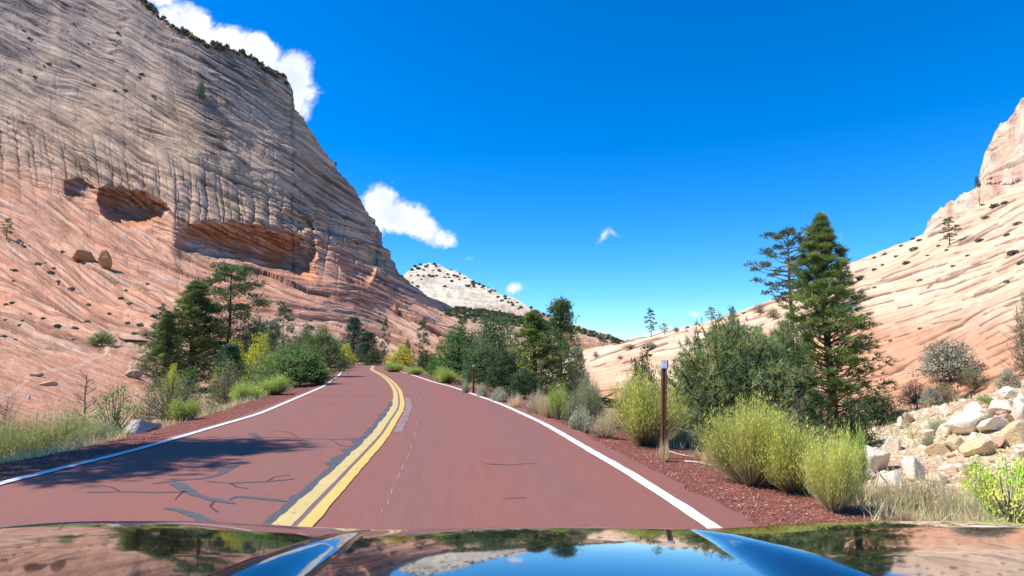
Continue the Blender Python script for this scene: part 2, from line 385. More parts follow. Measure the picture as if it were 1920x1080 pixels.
# ---- mesa (left)
m_sky = pl((-900, 60), (-700, -100), (-300, -220), (0, -170), (200, -60), (255, -8), (270, 0), (300, 27), (320, 43), (353, 60), (383, 77), (430, 87), (463, 100), (500, 127), (533, 143), (547, 167), (553, 193), (577, 233),
           (610, 280), (633, 313), (655, 345), (680, 380), (705, 411), (715, 440), (727, 471), (752, 512), (781, 537), (819, 562), (853, 581), (893, 608), (930, 640))
m_base = pl((-900, 800), (0, 812), (200, 800), (400, 760), (560, 730), (700, 705), (800, 692), (880, 686), (930, 684))
MT = {-900: [(800, 11), (700, 22), (640, 38), (560, 60), (480, 90), (400, 125), (200, 180), (-100, 240)],
      -300: [(800, 18), (700, 40), (640, 64), (560, 100), (480, 140), (400, 175), (300, 205), (0, 260), (-220, 300)],
      0: [(812, 22), (790, 26), (740, 38), (700, 52), (640, 80), (560, 120), (480, 160), (400, 192), (300, 222), (100, 270), (-170, 330)],
      200: [(800, 27), (780, 32), (700, 60), (640, 85), (560, 130), (480, 168), (400, 200), (300, 229), (100, 284), (-60, 330)],
      400: [(760, 55), (700, 80), (640, 105), (560, 150), (520, 178), (400, 213), (300, 240), (75, 318)],
      560: [(730, 92), (640, 130), (560, 175), (500, 207), (400, 246), (215, 330)],
      700: [(705, 130), (640, 165), (560, 212), (500, 256), (405, 350)],
      800: [(692, 155), (640, 185), (600, 225), (550, 340)],
      880: [(686, 180), (640, 225), (600, 360)], 930: [(684, 190), (640, 300)]}
_pys = np.linspace(-240, 820, 213)
def _ext(tab):
    tab = sorted(tab); a = np.array(tab, float); v = np.interp(_pys, a[:, 0], a[:, 1])
    sl_ = (a[0, 1] - a[1, 1]) / (a[0, 0] - a[1, 0]); m_ = _pys < a[0, 0]; v[m_] = a[0, 1] + sl_ * (_pys[m_] - a[0, 0]); return v
_kx = np.array(sorted(MT), float); _tab = np.stack([_ext(MT[int(k)]) for k in _kx])
_gx = np.linspace(-900, 930, 184)
_T2 = np.stack([np.interp(_gx, _kx, _tab[:, j]) for j in range(len(_pys))], 0)
for _ in range(3):
    _T2 = np.stack([smooth1(r_, 5) for r_ in _T2]); _T2 = np.stack([smooth1(c_, 4) for c_ in _T2.T]).T
def bil(px, py):
    fx = np.clip((px - _gx[0]) / (_gx[1] - _gx[0]), 0, len(_gx) - 1.001); fy = np.clip((py - _pys[0]) / (_pys[1] - _pys[0]), 0, len(_pys) - 1.001)
    i, j = fx.astype(int), fy.astype(int); fx, fy = fx - i, fy - j
    return (_T2[j, i] * (1 - fx) + _T2[j, i + 1] * fx) * (1 - fy) + (_T2[j + 1, i] * (1 - fx) + _T2[j + 1, i + 1] * fx) * fy
def seglen(slopes):
    """integrate a piecewise slope -> g(px), zero at 450"""
    x = np.linspace(-900, 1000, 1901); s_ = np.interp(x, [p[0] for p in slopes], [p[1] for p in slopes]); g = np.cumsum(s_); g -= np.interp(300, x, g)
    return lambda q: np.interp(q, x, g)
g_up = seglen([(-900, .25), (0, .46), (300, .52), (500, .56), (600, .66), (720, .85), (860, .7)])
g_lo = seglen([(-900, .2), (-100, .36), (150, .42), (300, .26), (380, .12), (600, .12), (680, .42), (760, .75), (860, .75)])
def mesa_shade(px, py, T):
    wU = sst(690, 340, py); v = py - (g_up(px) * wU + g_lo(px) * (1 - wU)); u = px + .3 * py
    h, k, v2, fr = bedding(u, v, 7, 46., .16)
    bedl, bedc = BED['lam'], BED['crev']
    low = sst(520, 640, py)
    gully = fbm(px / 60 + py / 400, py / 200, 77, 3)
    h = h + gully * 4 * (1 - low * .6)
    floor = sst(655, 675, py + fbm(px / 50, py / 50, 8) * 10) * sst(300, 240, px)
    h = h * (1 - .78 * floor)
    h = h * (1.0 + .55 * low)
    # joint cracks: run down the face, offset per bed set -> checkerboard
    ck = 0; pill = 0
    zone = np.exp(-((py - (345 + .26 * (px - 250))) / 62.) ** 2)
    sp_ = 17 + 9 * vn(k * 1.3, k * 0, 61)
    uu = px - .12 * (py - 350) + fbm(px / 40, py / 45, 62, 3) * 9 + _h(k, k * 0, 63) * 40
    f = uu / sp_; g = f - np.floor(f); dd = np.minimum(g, 1 - g) * sp_
    br = np.clip(sst(.36, .56, vn(np.floor(f + .5) * 1.7, k * 2.3 + py / 60, 64)) * .42 + zone * .8, 0, 1) * sst(640, 520, py) * sst(20, 160, py)
    ck = -np.exp(-(dd / 1.2) ** 2) * 1.5 * br
    pill = (np.minimum(dd / 9, 1) ** .5 - .6) * 1.0 * br * (.35 + zone)
    # long tall joints crossing the sets above the alcoves
    f2 = (px + .05 * (py - 400) + fbm(px / 60, py / 80, 66, 3) * 7 - 12 * np.sin((py - 300) / 70.)) / 29.; g2 = f2 - np.floor(f2); d2 = np.minimum(g2, 1 - g2) * 29
    z2 = zone * sst(700, 620, px) ; ck2 = -np.exp(-(d2 / 1.8) ** 2) * 2.2 * z2; pil2 = (np.minimum(d2 / 12, 1) ** .6 - .6) * 2.2 * z2
    h = h + ck + pill + ck2 + pil2
    # alcoves (pushed back along the ray), lip on top, floor fading out below
    push = 0; stain = 0
    wob = fbm(px / 22, py / 22, 91, 3)
    for (x0, x1, yl0, yl1, yb, D, tail) in ((183, 317, 340, 371, 430, 17., 1.0), (122, 182, 328, 345, 382, 6., .6), (335, 592, 388, 440, 540, 27., 1.2), (520, 592, 386, 410, 436, 6., .6), (640, 708, 448, 470, 545, 13., .8)):
        xm, hw = (x0 + x1) / 2, (x1 - x0) / 2
        q = np.clip((px - xm + wob * 6) / hw, -1, 1)
        env = np.clip(1 - np.abs(q) ** 3.2, 0, 1)
        yl = lerp(yl0, yl1, (q + 1) / 2) + 14 * np.abs(q) ** 3 + wob * 4
        if x0 == 335: yl = lerp(yl0, yl1, (q + 1) / 2) + 40 * np.clip(-q, 0, 1) ** 2 + wob * 5
        yb_ = yb - (1 - env) * (yb - yl) * .7 if x0 != 335 else lerp(462, 535, (q + 1) / 2) + 0 * q
        tt = (py - yl) / np.maximum(yb_ - yl, 4)
        prof = sst(-.12, .34, tt) * (1 - sst(.62, 1.04, tt)) * (.75 + .25 * sst(0, .6, tt))
        if x0 == 335: prof = sst(-.05, .62, tt) * (1 - sst(.86, 1.03, tt)) * (.55 + .75 * (q + 1) / 2)
        if x0 == 183: prof = sst(-.10, .5, tt) * (1 - sst(.72, 1.03, tt))
        push = push + prof * D * np.clip(env, 0, 1) ** .5 * (abs(q) < 1)
        if x0 in (183, 335, 505): stain = np.maximum(stain, sst(.25, .6, tt) * (1 - sst(.8, 1.02, tt)) * env * sst(-.2, .5, fbm(px / 30, py / 18, 95, 3) + q * .5))
    push = push + fbm(px / 150, py / 150, 97, 3) * 4 * sst(640, 540, py) - 5 * np.exp(-((px - 325) / 16.) ** 2) * np.exp(-((py - 420) / 60.) ** 2)
    # ---- colours
    bnd = np.interp(px, [-900, 0, 100, 200, 330, 420, 520, 600, 700, 780, 880], [200, 290, 325, 345, 405, 425, 425, 440, 500, 545, 590]) + fbm(px / 40, v / 25, 101, 4) * 20
    up = np.clip(sst(bnd + 34, bnd - 22, py) * .8 + .2 * sst(bnd + 10, bnd - 60, py), 0, 1)
    c_up = mixc(C3(.71, .485, .325), C3(.56, .375, .25), sst(-.3, .4, fbm(u / 90, v2 / 9, 103, 4)))
    c_up = mixc(c_up, C3(.60, .45, .25), sst(.0, .5, fbm(u / 110, v / 40, 104, 3)) * sst(150, 230, py) * .55)
    c_up = mixc(c_up, C3(.58, .46, .375), sst(260, 80, py) * .5)
    c_lo = mixc(C3(.73, .35, .205), C3(.82, .49, .32), sst(-.25, .45, fbm(u / 120, v2 / 7, 105, 4)))
    c_lo = mixc(c_lo, C3(.54, .26, .165), sst(.1, .5, fbm(u / 60, v2 / 16, 106, 3)) * .6)
    c = mixc(c_lo, c_up, up)
    c = mixc(c, C3(.76, .55, .39), low * (1 - up) * .55 * sst(.0, .6, fbm(u / 140, v2 / 12, 108, 3) + .2))
    c = mixc(c, C3(.70, .35, .215), floor * .75)
    # dark desert varnish: patches and thin films along beds
    def blot(x, y, a_, b_, th): 
        ct, s_t = math.cos(R(th)), math.sin(R(th)); X, Yq = px - x, py - y
        return np.exp(-(((X * ct + Yq * s_t) / a_) ** 2 + ((-X * s_t + Yq * ct) / b_) ** 2) ** 1.5)
    bl = np.clip(blot(375, 190, 70, 16, 30) + .8 * blot(60, 10, 110, 26, 8) + .7 * blot(310, 90, 75, 20, 62) + .7 * blot(10, 95, 30, 14, 20) + .6 * blot(240, 262, 60, 9, 20), 0, 1)
    c = mixc(c, C3(.17, .135, .135), bl * sst(-.6, .15, fbm(px / 25, py / 18, 110, 4)) * .85)
    film = sst(.25, .6, fbm(u / 60, v2 / 2.8, 111, 3) + .45 * fbm(px / 80, py / 80, 112, 3)) * (1 - floor)
    lamc = sst(.52, .30, BED['lam'] + .10 * fbm(px / 60, py / 50, 118, 3)) * (1 - .7 * floor); c = c * (1 - .42 * lamc)[..., None] * np.array([1, .97, .95])
    c = mixc(c, C3(.20, .125, .095), BED['crev'] * .55 * (1 - .6 * floor))  # crevice shade painted into the colour together with joint varnish
    c = c * (1 - .62 * film * lerp(.6, 1.0, up))[..., None]
    c = mixc(c, C3(.52, .20, .055), stain * .6)
    # orange cap rock
    dsk = py - m_sky(px)
    cap = sst(16, 6, dsk + fbm(px / 14, py / 10, 113) * 8) * sst(230, 262, px) * sst(545, 500, px)
    c = mixc(c, mixc(C3(.46, .22, .11), C3(.22, .13, .09), sst(-.1, .4, fbm(px / 9, py / 7, 114))), cap)
    h = h + cap * fbm(px / 7, py / 7, 115, 3) * 9
    # pale sand-filled seam over the lower slickrock
    def seam(pts, wd):
        P_ = np.array(pts, float); q_, _ = densify(P_, 90); dm = np.full(px.shape, 1e9)
        sel = (px > P_[:, 0].min() - 12) & (px < P_[:, 0].max() + 12) & (py > P_[:, 1].min() - 12) & (py < P_[:, 1].max() + 12)
        if sel.any(): dm[sel] = np.sqrt(((px[sel][:, None] - q_[:, 0]) ** 2 + (py[sel][:, None] - q_[:, 1]) ** 2).min(1))
        return np.exp(-(dm / wd) ** 2)
    sm_ = np.maximum(seam([(-20, 758), (20, 738), (62, 708), (90, 696), (135, 690), (170, 677), (197, 665), (203, 655), (196, 650)], 2.6), seam([(285, 662), (262, 668), (243, 682), (246, 692), (238, 703)], 2.2))
    c = mixc(c, C3(.70, .46, .33), sm_ * .85); h = h + sm_ * .9
    return dict(push=push, disp=h, col=c, uv=np.stack([u / 5.0, v2 / 5.0], -1))
M_MESA = rock_mat('banded_sandstone', .16, 2.1, .8, .75)
mx_ = np.unique(np.r_[np.linspace(-900, -40, 90), np.arange(-40, 925, 1.35)])
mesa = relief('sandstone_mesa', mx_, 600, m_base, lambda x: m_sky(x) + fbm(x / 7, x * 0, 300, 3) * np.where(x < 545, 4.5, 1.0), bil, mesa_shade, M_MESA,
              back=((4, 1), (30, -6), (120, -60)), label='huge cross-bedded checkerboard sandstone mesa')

# ---- slickrock slab (right)
r_sky = pl((940, 676), (1040, 668), (1100, 656), (1160, 644), (1200, 632), (1260, 620), (1300, 611), (1340, 600), (1380, 586), (1440, 566), (1500, 540), (1560, 512), (1600, 490), (1650, 472), (1700, 451), (1735, 438), (1800, 408), (1860, 372), (1920, 338), (2100, 215), (2500, -60))
r_base = pl((940, 700), (1100, 740), (1300, 775), (1500, 800), (1700, 820), (1920, 830), (2500, 860))
def slab_depth(px, py):
    a, e = gn(px, py)
    q = .5 * a - e
    q = .045 + np.logaddexp(0, (q - .045) * 28) / 28
    return 8.4 / q
g_r = lambda x: -np.interp(x, [900, 1100, 1300, 1500, 1700, 1920, 2500], [0, 30, 80, 140, 215, 310, 570])
def slab_shade(px, py, T):
    v = py - g_r(px) * .92; u = px - .3 * py
    far = sst(1500, 1150, px); cr_ = 0
    h, k, v2, fr = bedding(u, v, 207, 60., .10, sc=(20, 8), stretch=13.)
    h = h * .09
    # sparse ledge breaks
    for i, (s, amp) in enumerate(((34., 2.2), (19., 1.5), (11., 1.0))):
        f = v2 / s + vn(u / 240, v2 / (s * 4), 240 + i) * 1.1; kk = np.floor(f); g = f - kk
        br = sst(.55, .66, vn(u / (60 - 12 * i) + kk * 7.1, kk * 3.7, 250 + i))
        h = h + br * amp * ((1 - g) ** 5) * 1.4 - br * amp * .9 * np.exp(-((g - .02) / .05) ** 2)
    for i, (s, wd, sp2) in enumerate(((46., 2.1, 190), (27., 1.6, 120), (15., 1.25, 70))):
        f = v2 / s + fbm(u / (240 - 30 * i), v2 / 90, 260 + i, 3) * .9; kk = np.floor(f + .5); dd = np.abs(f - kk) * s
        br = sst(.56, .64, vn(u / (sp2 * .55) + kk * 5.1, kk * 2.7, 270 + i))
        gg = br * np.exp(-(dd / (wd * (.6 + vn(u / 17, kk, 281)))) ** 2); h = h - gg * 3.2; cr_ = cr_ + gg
        h = h + br * .8 * np.clip(1 - (kk - f) * s / 10, 0, 1) * ((kk - f) > 0)
    c = mixc(C3(.80, .58, .38), C3(.73, .46, .28), sst(-.2, .5, fbm(u / 200, v2 / 14, 210, 4)))
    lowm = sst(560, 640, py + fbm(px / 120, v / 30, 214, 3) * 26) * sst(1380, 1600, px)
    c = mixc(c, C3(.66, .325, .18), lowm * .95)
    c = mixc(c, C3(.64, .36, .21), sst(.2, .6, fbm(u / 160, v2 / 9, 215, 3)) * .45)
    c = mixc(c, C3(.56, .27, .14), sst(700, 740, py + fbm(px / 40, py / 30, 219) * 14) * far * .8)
    film = sst(.35, .75, fbm(u / 60, v2 / 2.4, 216, 3)); c = c * (1 - .28 * film)[..., None]; c = mixc(c, C3(.20, .10, .065), np.clip(cr_ * 1.2, 0, 1) * .85); c = c * (1 - .14 * sst(.5, .3, BED['lam']))[..., None]  # dark groove lines: undercut shade painted in with varnish and soil-filled joints
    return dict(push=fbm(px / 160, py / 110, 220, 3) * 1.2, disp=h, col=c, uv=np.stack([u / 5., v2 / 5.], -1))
M_SLAB = rock_mat('pale_slickrock', .06, 1.3, .09, .4, .6)
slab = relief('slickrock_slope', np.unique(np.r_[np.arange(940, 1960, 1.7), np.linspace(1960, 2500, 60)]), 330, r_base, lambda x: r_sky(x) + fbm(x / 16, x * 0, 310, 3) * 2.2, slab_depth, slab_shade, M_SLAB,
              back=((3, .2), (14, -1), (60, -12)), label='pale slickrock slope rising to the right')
# ---- upper cliff beyond the slab
c_sky = pl((1560, 520), (1660, 490), (1700, 458), (1728, 440), (1745, 405), (1762, 388), (1800, 371), (1832, 352), (1838, 318), (1850, 290), (1862, 262), (1876, 240), (1892, 236), (1906, 212), (1920, 190), (1960, 100), (2050, -60), (2300, -260))
def cliff_shade(px, py, T):
    v = py + .35 * px; u = px
    h, k, v2, fr = bedding(u, v, 407, 44., .2, sc=(26, 10), stretch=6.)
    h = h * .7 + fbm(px / 34, py / 50, 402, 4) * 9
    h = h + np.where(px > 1838, 1, 0) * 14 * sst(1838, 1850, px)
    c = mixc(C3(.70, .53, .38), C3(.62, .40, .26), sst(-.1, .5, fbm(u / 24, v / 40, 403, 4)))
    c = mixc(c, C3(.47, .26, .17), np.clip(np.exp(-(((px - 1868) / 14.) ** 2 + ((py - 360) / 26.) ** 2)) + np.exp(-(((px - 1912) / 12.) ** 2 + ((py - 335) / 20.) ** 2)), 0, 1) * .7)
    return dict(disp=h, col=c, uv=np.stack([u / 5., v2 / 5.], -1))
cliff = relief('pale_cliff', np.arange(1560, 2300, 2.6), 190, lambda x: r_sky(x) + 60, lambda x: c_sky(x) + fbm(x / 8, x * 0, 320, 3) * 5, lambda px, py: 150 + (2000 - px) * .12 + sst(450, 350, py) * 30 + np.clip(350 - py, 0, 999) * .18, cliff_shade, rock_mat('cliff_sandstone', .2, .9, .6, .6), label='pale cliff above the right slope')
# ---- far white dome
d_sky = pl((620, 600), (700, 560), (740, 530), (757, 515), (775, 500), (792, 494), (805, 492), (830, 497), (850, 505), (870, 515), (900, 532), (940, 551), (975, 565), (1010, 583), (1030, 590), (1060, 603), (1085, 612), (1110, 620), (1140, 627), (1165, 634), (1200, 645), (1260, 664))
def dome_shade(px, py, T):
    v = py - .12 * np.abs(px - 800) ; u = px
    h, k, v2, fr = bedding(u, v, 507, 22., .1, sc=(9, 4), stretch=9.)
    h = h * .55 + fbm(px / 22, py / 16, 502, 4) * 4
    c = mixc(C3(.74, .62, .45), C3(.60, .48, .34), sst(-.1, .5, fbm(u / 30, v2 / 4, 503, 4)))
    c = mixc(c, C3(.53, .33, .22), sst(562, 596, py + fbm(px / 40, py / 14, 504) * 12) * .8)
    return dict(disp=h, col=c, uv=np.stack([u / 3., v2 / 3.], -1))
dome = relief('distant_dome', np.arange(620, 1262, 1.6), 150, lambda x: 0 * x + 672, lambda x: d_sky(x) + fbm(x / 9, x * 0, 330, 3) * 2.5, lambda px, py: 480 + np.clip(672 - py, 0, 300) * 3.0, dome_shade, rock_mat('white_sandstone', .3, 1.4, 1.6, .6), label='distant white sandstone dome')
# ---- wooded rise and red ledges in the gap
h_sky = pl((780, 640), (830, 582), (860, 577), (900, 580), (960, 590), (1000, 598), (1040, 606), (1080, 625), (1130, 640))
def hill_shade(px, py, T):
    h, k, v2, fr = bedding(px, py, 607, 20., .1, sc=(8,), stretch=8.)
    return dict(disp=h * .6, col=mixc(C3(.42, .27, .18), C3(.55, .36, .24), sst(-.3, .4, fbm(px / 20, py / 6, 603, 3))), uv=np.stack([px / 4., v2 / 4.], -1))
rise = relief('wooded_rise', np.arange(780, 1132, 2.2), 60, lambda x: 0 * x + 676, h_sky, lambda px, py: 260 + np.clip(676 - py, 0, 200) * .8, hill_shade, rock_mat('rise_rock', .3, 1.2, .5, .5), label='brushy low rise before the dome')
k_sky = pl((1010, 640), (1050, 622), (1080, 628), (1090, 632), (1130, 634), (1165, 640), (1200, 642), (1260, 646), (1320, 652))
def ledge_shade(px, py, T):
    h, k, v2, fr = bedding(px, py, 707, 16., .12, sc=(10, 5), stretch=6.)
    return dict(disp=h * 1.5 + fbm(px / 12, py / 8, 705, 3) * 4, col=mixc(C3(.52, .25, .13), C3(.58, .40, .26), sst(-.2, .3, fbm(px / 40, py / 5, 703, 3))), uv=np.stack([px / 4., v2 / 4.], -1))
ledges = relief('red_ledges', np.arange(1010, 1322, 2.0), 70, lambda x: 0 * x + 700, lambda x: k_sky(x) + fbm(x / 8, x * 0, 340, 2) * 2, lambda px, py: 112 + np.clip(700 - py, 0, 200) * .35, ledge_shade, rock_mat('red_ledge_rock', .3, 1.2, .4, .6), label='red ledges at the foot of the valley gap')

bpy.context.view_layer.update()
dg = bpy.context.evaluated_depsgraph_get()
BV = {o.name: BVHTree.FromObject(o, dg) for o in (ground, mesa, slab, cliff, dome, rise, ledges)}
def zat(x, y, only=None):
    best = -1e9
    for n_, b_ in BV.items():
        if only and n_ not in only: continue
        h = b_.ray_cast(Vector((x, y, 900)), Vector((0, 0, -1)))
        if h[0] is not None and h[0].z > best: best = h[0].z
    return best if best > -1e8 else -1.0
def hit(px, py, only=None):
    a, e = gn(px, py); d = Vector((float(a), 1, float(e))).normalized(); best = None
    for n_, b_ in BV.items():
        if only and n_ not in only: continue
        h = b_.ray_cast(Vector((0, 0, CAM_H)), d)
        if h[0] is not None and (best is None or h[3] < best[3]): best = h
    return best[0] if best else None

# ------------------------------------------------------------------ road surface and markings
road_cols = np.array([-1, -.85, -.6, -.35, -.1, .1, .35, .6, .85, 1.0])
RV = []; RU = []
for j, c_ in enumerate(road_cols):
    wdt = np.where(c_ < 0, WL + .28, WR + .42)
    jit = (fbm(st / .5, st * 0, 41 + (c_ > 0), 4) * .10) if abs(c_) == 1 else 0
    off = c_ * (wdt + jit); RV.append(np.c_[RC + RN * off[:, None], RZ + .0 - .02 * (abs(c_) == 1)]); RU.append(np.c_[off, st])
RV = np.stack(RV, 1); RU = np.stack(RU, 1)
ASP, t, b = new_mat('red_asphalt', .88, .3)
nn = t.nodes.new; lk = t.links.new
uvn = nn('ShaderNodeUVMap'); uvn.uv_map = 'bed'; sx_ = nn('ShaderNodeSeparateXYZ'); lk(uvn.outputs[0], sx_.inputs[0])
def mth(t_, op, a, b_=None, c_=None):
    n_ = t_.nodes.new('ShaderNodeMath'); n_.operation = op
    for i, v in enumerate((a, b_, c_)):
        if v is None: continue
        if isinstance(v, (int, float)): n_.inputs[i].default_value = v
        else: t_.links.new(v, n_.inputs[i])
    return n_.outputs[0]
mpr = nn('ShaderNodeMapping'); lk(uvn.outputs[0], mpr.inputs[0]); mpr.inputs['Scale'].default_value = (1.1, .16, 1)
nr1 = nn('ShaderNodeTexNoise'); nr1.inputs['Scale'].default_value = 1.3; nr1.inputs['Detail'].default_value = 5; lk(mpr.outputs[0], nr1.inputs['Vector'])
nr2 = nn('ShaderNodeTexNoise'); nr2.inputs['Scale'].default_value = 55; nr2.inputs['Detail'].default_value = 4; nr2.inputs['Roughness'].default_value = .8; lk(uvn.outputs[0], nr2.inputs['Vector'])
nr3 = nn('ShaderNodeTexVoronoi'); nr3.inputs['Scale'].default_value = 75; lk(uvn.outputs[0], nr3.inputs['Vector'])
# wheel paths about +-.9 m from the middle of each lane
def gauss(off, wd): 
    d_ = mth(t, 'SUBTRACT', sx_.outputs[0], off); d_ = mth(t, 'DIVIDE', d_, wd); d_ = mth(t, 'MULTIPLY', d_, d_); d_ = mth(t, 'MULTIPLY', d_, -1.0); return mth(t, 'EXPONENT', d_)
wp = mth(t, 'ADD', mth(t, 'ADD', gauss(.85, .38), gauss(2.45, .38)), mth(t, 'ADD', gauss(-.85, .38), gauss(-2.5, .38)))
mcol = nn('ShaderNodeMix'); mcol.data_type = 'RGBA'; mcol.inputs[6].default_value = (.292, .112, .081, 1); mcol.inputs[7].default_value = (.252, .118, .095, 1)
fac = mth(t, 'MULTIPLY_ADD', wp, .55, mth(t, 'MULTIPLY_ADD', nr1.outputs['Fac'], 1.2, -.45)); fac_n = nn('ShaderNodeClamp'); lk(fac, fac_n.inputs[0]); lk(fac_n.outputs[0], mcol.inputs[0])
# oil-darkened band close to the centre line
dk = mth(t, 'MULTIPLY', gauss(-.42, .22), .0)
gr_ = nn('ShaderNodeMapRange'); lk(nr2.outputs['Fac'], gr_.inputs[0]); gr_.inputs[1].default_value = .3; gr_.inputs[2].default_value = .7; gr_.inputs[3].default_value = .70; gr_.inputs[4].default_value = 1.3
mst = nn('ShaderNodeMapping'); lk(uvn.outputs[0], mst.inputs[0]); mst.inputs['Scale'].default_value = (7, .7, 1)
nst = nn('ShaderNodeTexNoise'); nst.inputs['Scale'].default_value = 1.6; nst.inputs['Detail'].default_value = 7; nst.inputs['Roughness'].default_value = .65; lk(mst.outputs[0], nst.inputs['Vector'])
rst = nn('ShaderNodeMapRange'); lk(nst.outputs['Fac'], rst.inputs[0]); rst.inputs[1].default_value = .3; rst.inputs[2].default_value = .7; rst.inputs[3].default_value = .93; rst.inputs[4].default_value = 1.06
gr2 = mth(t, 'MULTIPLY', gr_.outputs[0], rst.outputs[0])
vsc = nn('ShaderNodeVectorMath'); vsc.operation = 'SCALE'; lk(mcol.outputs[2], vsc.inputs[0]); lk(gr2, vsc.inputs['Scale']); lk(vsc.outputs[0], b.inputs['Base Color'])
bpr = nn('ShaderNodeBump'); bpr.inputs['Strength'].default_value = .35; bpr.inputs['Distance'].default_value = .006; lk(nr3.outputs['Distance'], bpr.inputs['Height']); lk(bpr.outputs[0], b.inputs['Normal'])
road = tag(link('road', mesh_np('road', RV.reshape(-1, 3), grid_faces(len(st), len(road_cols))[:, ::-1], ASP, uv=RU.reshape(-1, 2), smooth=True)), kind='structure', label='red chip-sealed two-lane road curving left')

def paint_mat(name, rgb, under, wear, sc=9., rough=.7):
    m, t_, b_ = new_mat(name, rough, .3)
    tcn = t_.nodes.new('ShaderNodeTexCoord'); n_ = t_.nodes.new('ShaderNodeTexNoise'); n_.inputs['Scale'].default_value = sc; n_.inputs['Detail'].default_value = 8; n_.inputs['Roughness'].default_value = .7
    t_.links.new(tcn.outputs['Object'], n_.inputs['Vector'])
    r_ = t_.nodes.new('ShaderNodeMapRange'); t_.links.new(n_.outputs['Fac'], r_.inputs[0]); r_.inputs[1].default_value = wear - .05; r_.inputs[2].default_value = wear + .04
    nb_ = t_.nodes.new('ShaderNodeTexNoise'); nb_.inputs['Scale'].default_value = 2.2; nb_.inputs['Detail'].default_value = 7; t_.links.new(tcn.outputs['Object'], nb_.inputs['Vector'])
    m0 = t_.nodes.new('ShaderNodeMix'); m0.data_type = 'RGBA'; m0.inputs[6].default_value = (*[c * .84 for c in rgb], 1); m0.inputs[7].default_value = (*[min(c * 1.08, .95) for c in rgb], 1); t_.links.new(nb_.outputs['Fac'], m0.inputs[0])
    mx = t_.nodes.new('ShaderNodeMix'); mx.data_type = 'RGBA'; mx.inputs[6].default_value = (*under, 1); t_.links.new(m0.outputs[2], mx.inputs[7])
    t_.links.new(r_.outputs[0], mx.inputs[0]); t_.links.new(mx.outputs[2], b_.inputs['Base Color']); return m
WHITE = paint_mat('white_road_paint', (.80, .79, .77), (.46, .33, .29), .385, 16.)
YEL = paint_mat('yellow_road_paint', (.72, .50, .13), (.33, .22, .14), .36, 6.)
YEL2 = paint_mat('worn_yellow_paint', (.66, .49, .19), (.24, .17, .13), .39, 11.)
SEAL = plain('crack_sealant', (.10, .098, .10), .6, .4, var=.25, scale=14)
GHOST = paint_mat('scraped_grey_paint', (.36, .28, .27), (.28, .15, .125), .52, 7.)
def stripe(name, mat, off0, off1, s_a, s_b, z, jl=.0, jr=.0, seed=0, n=None, label=None, base=None):
    n = n or int((s_b - s_a) / .06); n = min(n, 2600); s_ = np.linspace(s_a, s_b, n)
    cx, cy = np.interp(s_, st, RC[:, 0]), np.interp(s_, st, RC[:, 1]); nx, ny = np.interp(s_, st, RN[:, 0]), np.interp(s_, st, RN[:, 1]); zz = np.interp(s_, st, RZ) + z
    bb = 0 if base is None else np.interp(s_, st, base)
    def ed(o, j, sd):
        a_ = np.abs(fbm(s_ / .55, s_ * 0 + 3, sd, 4)) ** 1.2 * j * 3 + fbm(s_ / .07, s_ * 0, sd + 9, 2) * .004
        return o + bb + a_
    e0 = ed(off0, -jl, seed); e1 = ed(off1, jr, seed + 5)
    V = np.stack([np.c_[cx + nx * e0, cy + ny * e0, zz], np.c_[cx + nx * (e0 + e1) / 2, cy + ny * (e0 + e1) / 2, zz + .0005], np.c_[cx + nx * e1, cy + ny * e1, zz]], 1)
    o = link(name, mesh_np(name, V.reshape(-1, 3), grid_faces(n, 3)[:, ::-1], mat), road)
    if label: o['label'] = label
    return o
sc_ = lambda yy: float(np.interp(yy, RC[:, 1], st))
stripe('edge_line', WHITE, -.06, .07, 5, send + 25, .005, .006, .004, 1, base=-WL, label='white edge line on the left')
stripe('edge_line', WHITE, -.065, .065, 5, send + 25, .005, .004, .006, 2, base=WR, label='white edge line on the right')
stripe('crack_seal_band', SEAL, -.26, -.13, sc_(4.6), sc_(19), .004, .06, .02, 3, label='dark sealant band beside the yellow lines')
stripe('centre_line', YEL2, -.155, -.012, 5, send + 25, .009, .026, .004, 4, label='worn yellow centre line')
stripe('centre_line', YEL, .045, .170, 5, send + 25, .009, .004, .010, 5, label='bright yellow centre line')
stripe('joint_band', plain('joint_grey', (.19, .135, .13), .8), -.012, .045, sc_(4.6), sc_(19), .006, 0, 0, 6)
stripe('ghost_line', GHOST, .22, .36, sc_(11.6), sc_(21), .005, .01, .03, 8, label='scraped grey ghost of an old centre line')
def poly_strip(name, mat, pts, w0, w1, seed=0, z=.004, taper=True):
    P = flat(*np.array(pts, float).T); q, s_ = densify(P, max(12, int(len(pts) * 14))); q = np.c_[smooth1(q[:, 0], 4), smooth1(q[:, 1], 4)]
    q += np.c_[fbm(s_ * 4, s_ * 0, seed, 3), fbm(s_ * 4, s_ * 0 + 5, seed, 3)] * .02
    tg_ = np.gradient(q, axis=0); tg_ /= np.linalg.norm(tg_, axis=1)[:, None]; nr_ = np.c_[tg_[:, 1], -tg_[:, 0]]
    wd = np.linspace(w0, w1, len(q)) * (1 + .6 * fbm(s_ * 5, s_ * 0, seed + 3, 3))
    if taper: wd = wd * np.minimum(1, np.minimum(np.arange(len(q)), np.arange(len(q))[::-1]) / 4 + .15)
    V = np.stack([np.c_[q - nr_ * wd[:, None] / 2, np.full(len(q), z)], np.c_[q + nr_ * wd[:, None] / 2, np.full(len(q), z)]], 1)
    return link(name, mesh_np(name, V.reshape(-1, 3), grid_faces(len(q), 2)[:, ::-1], mat), road)
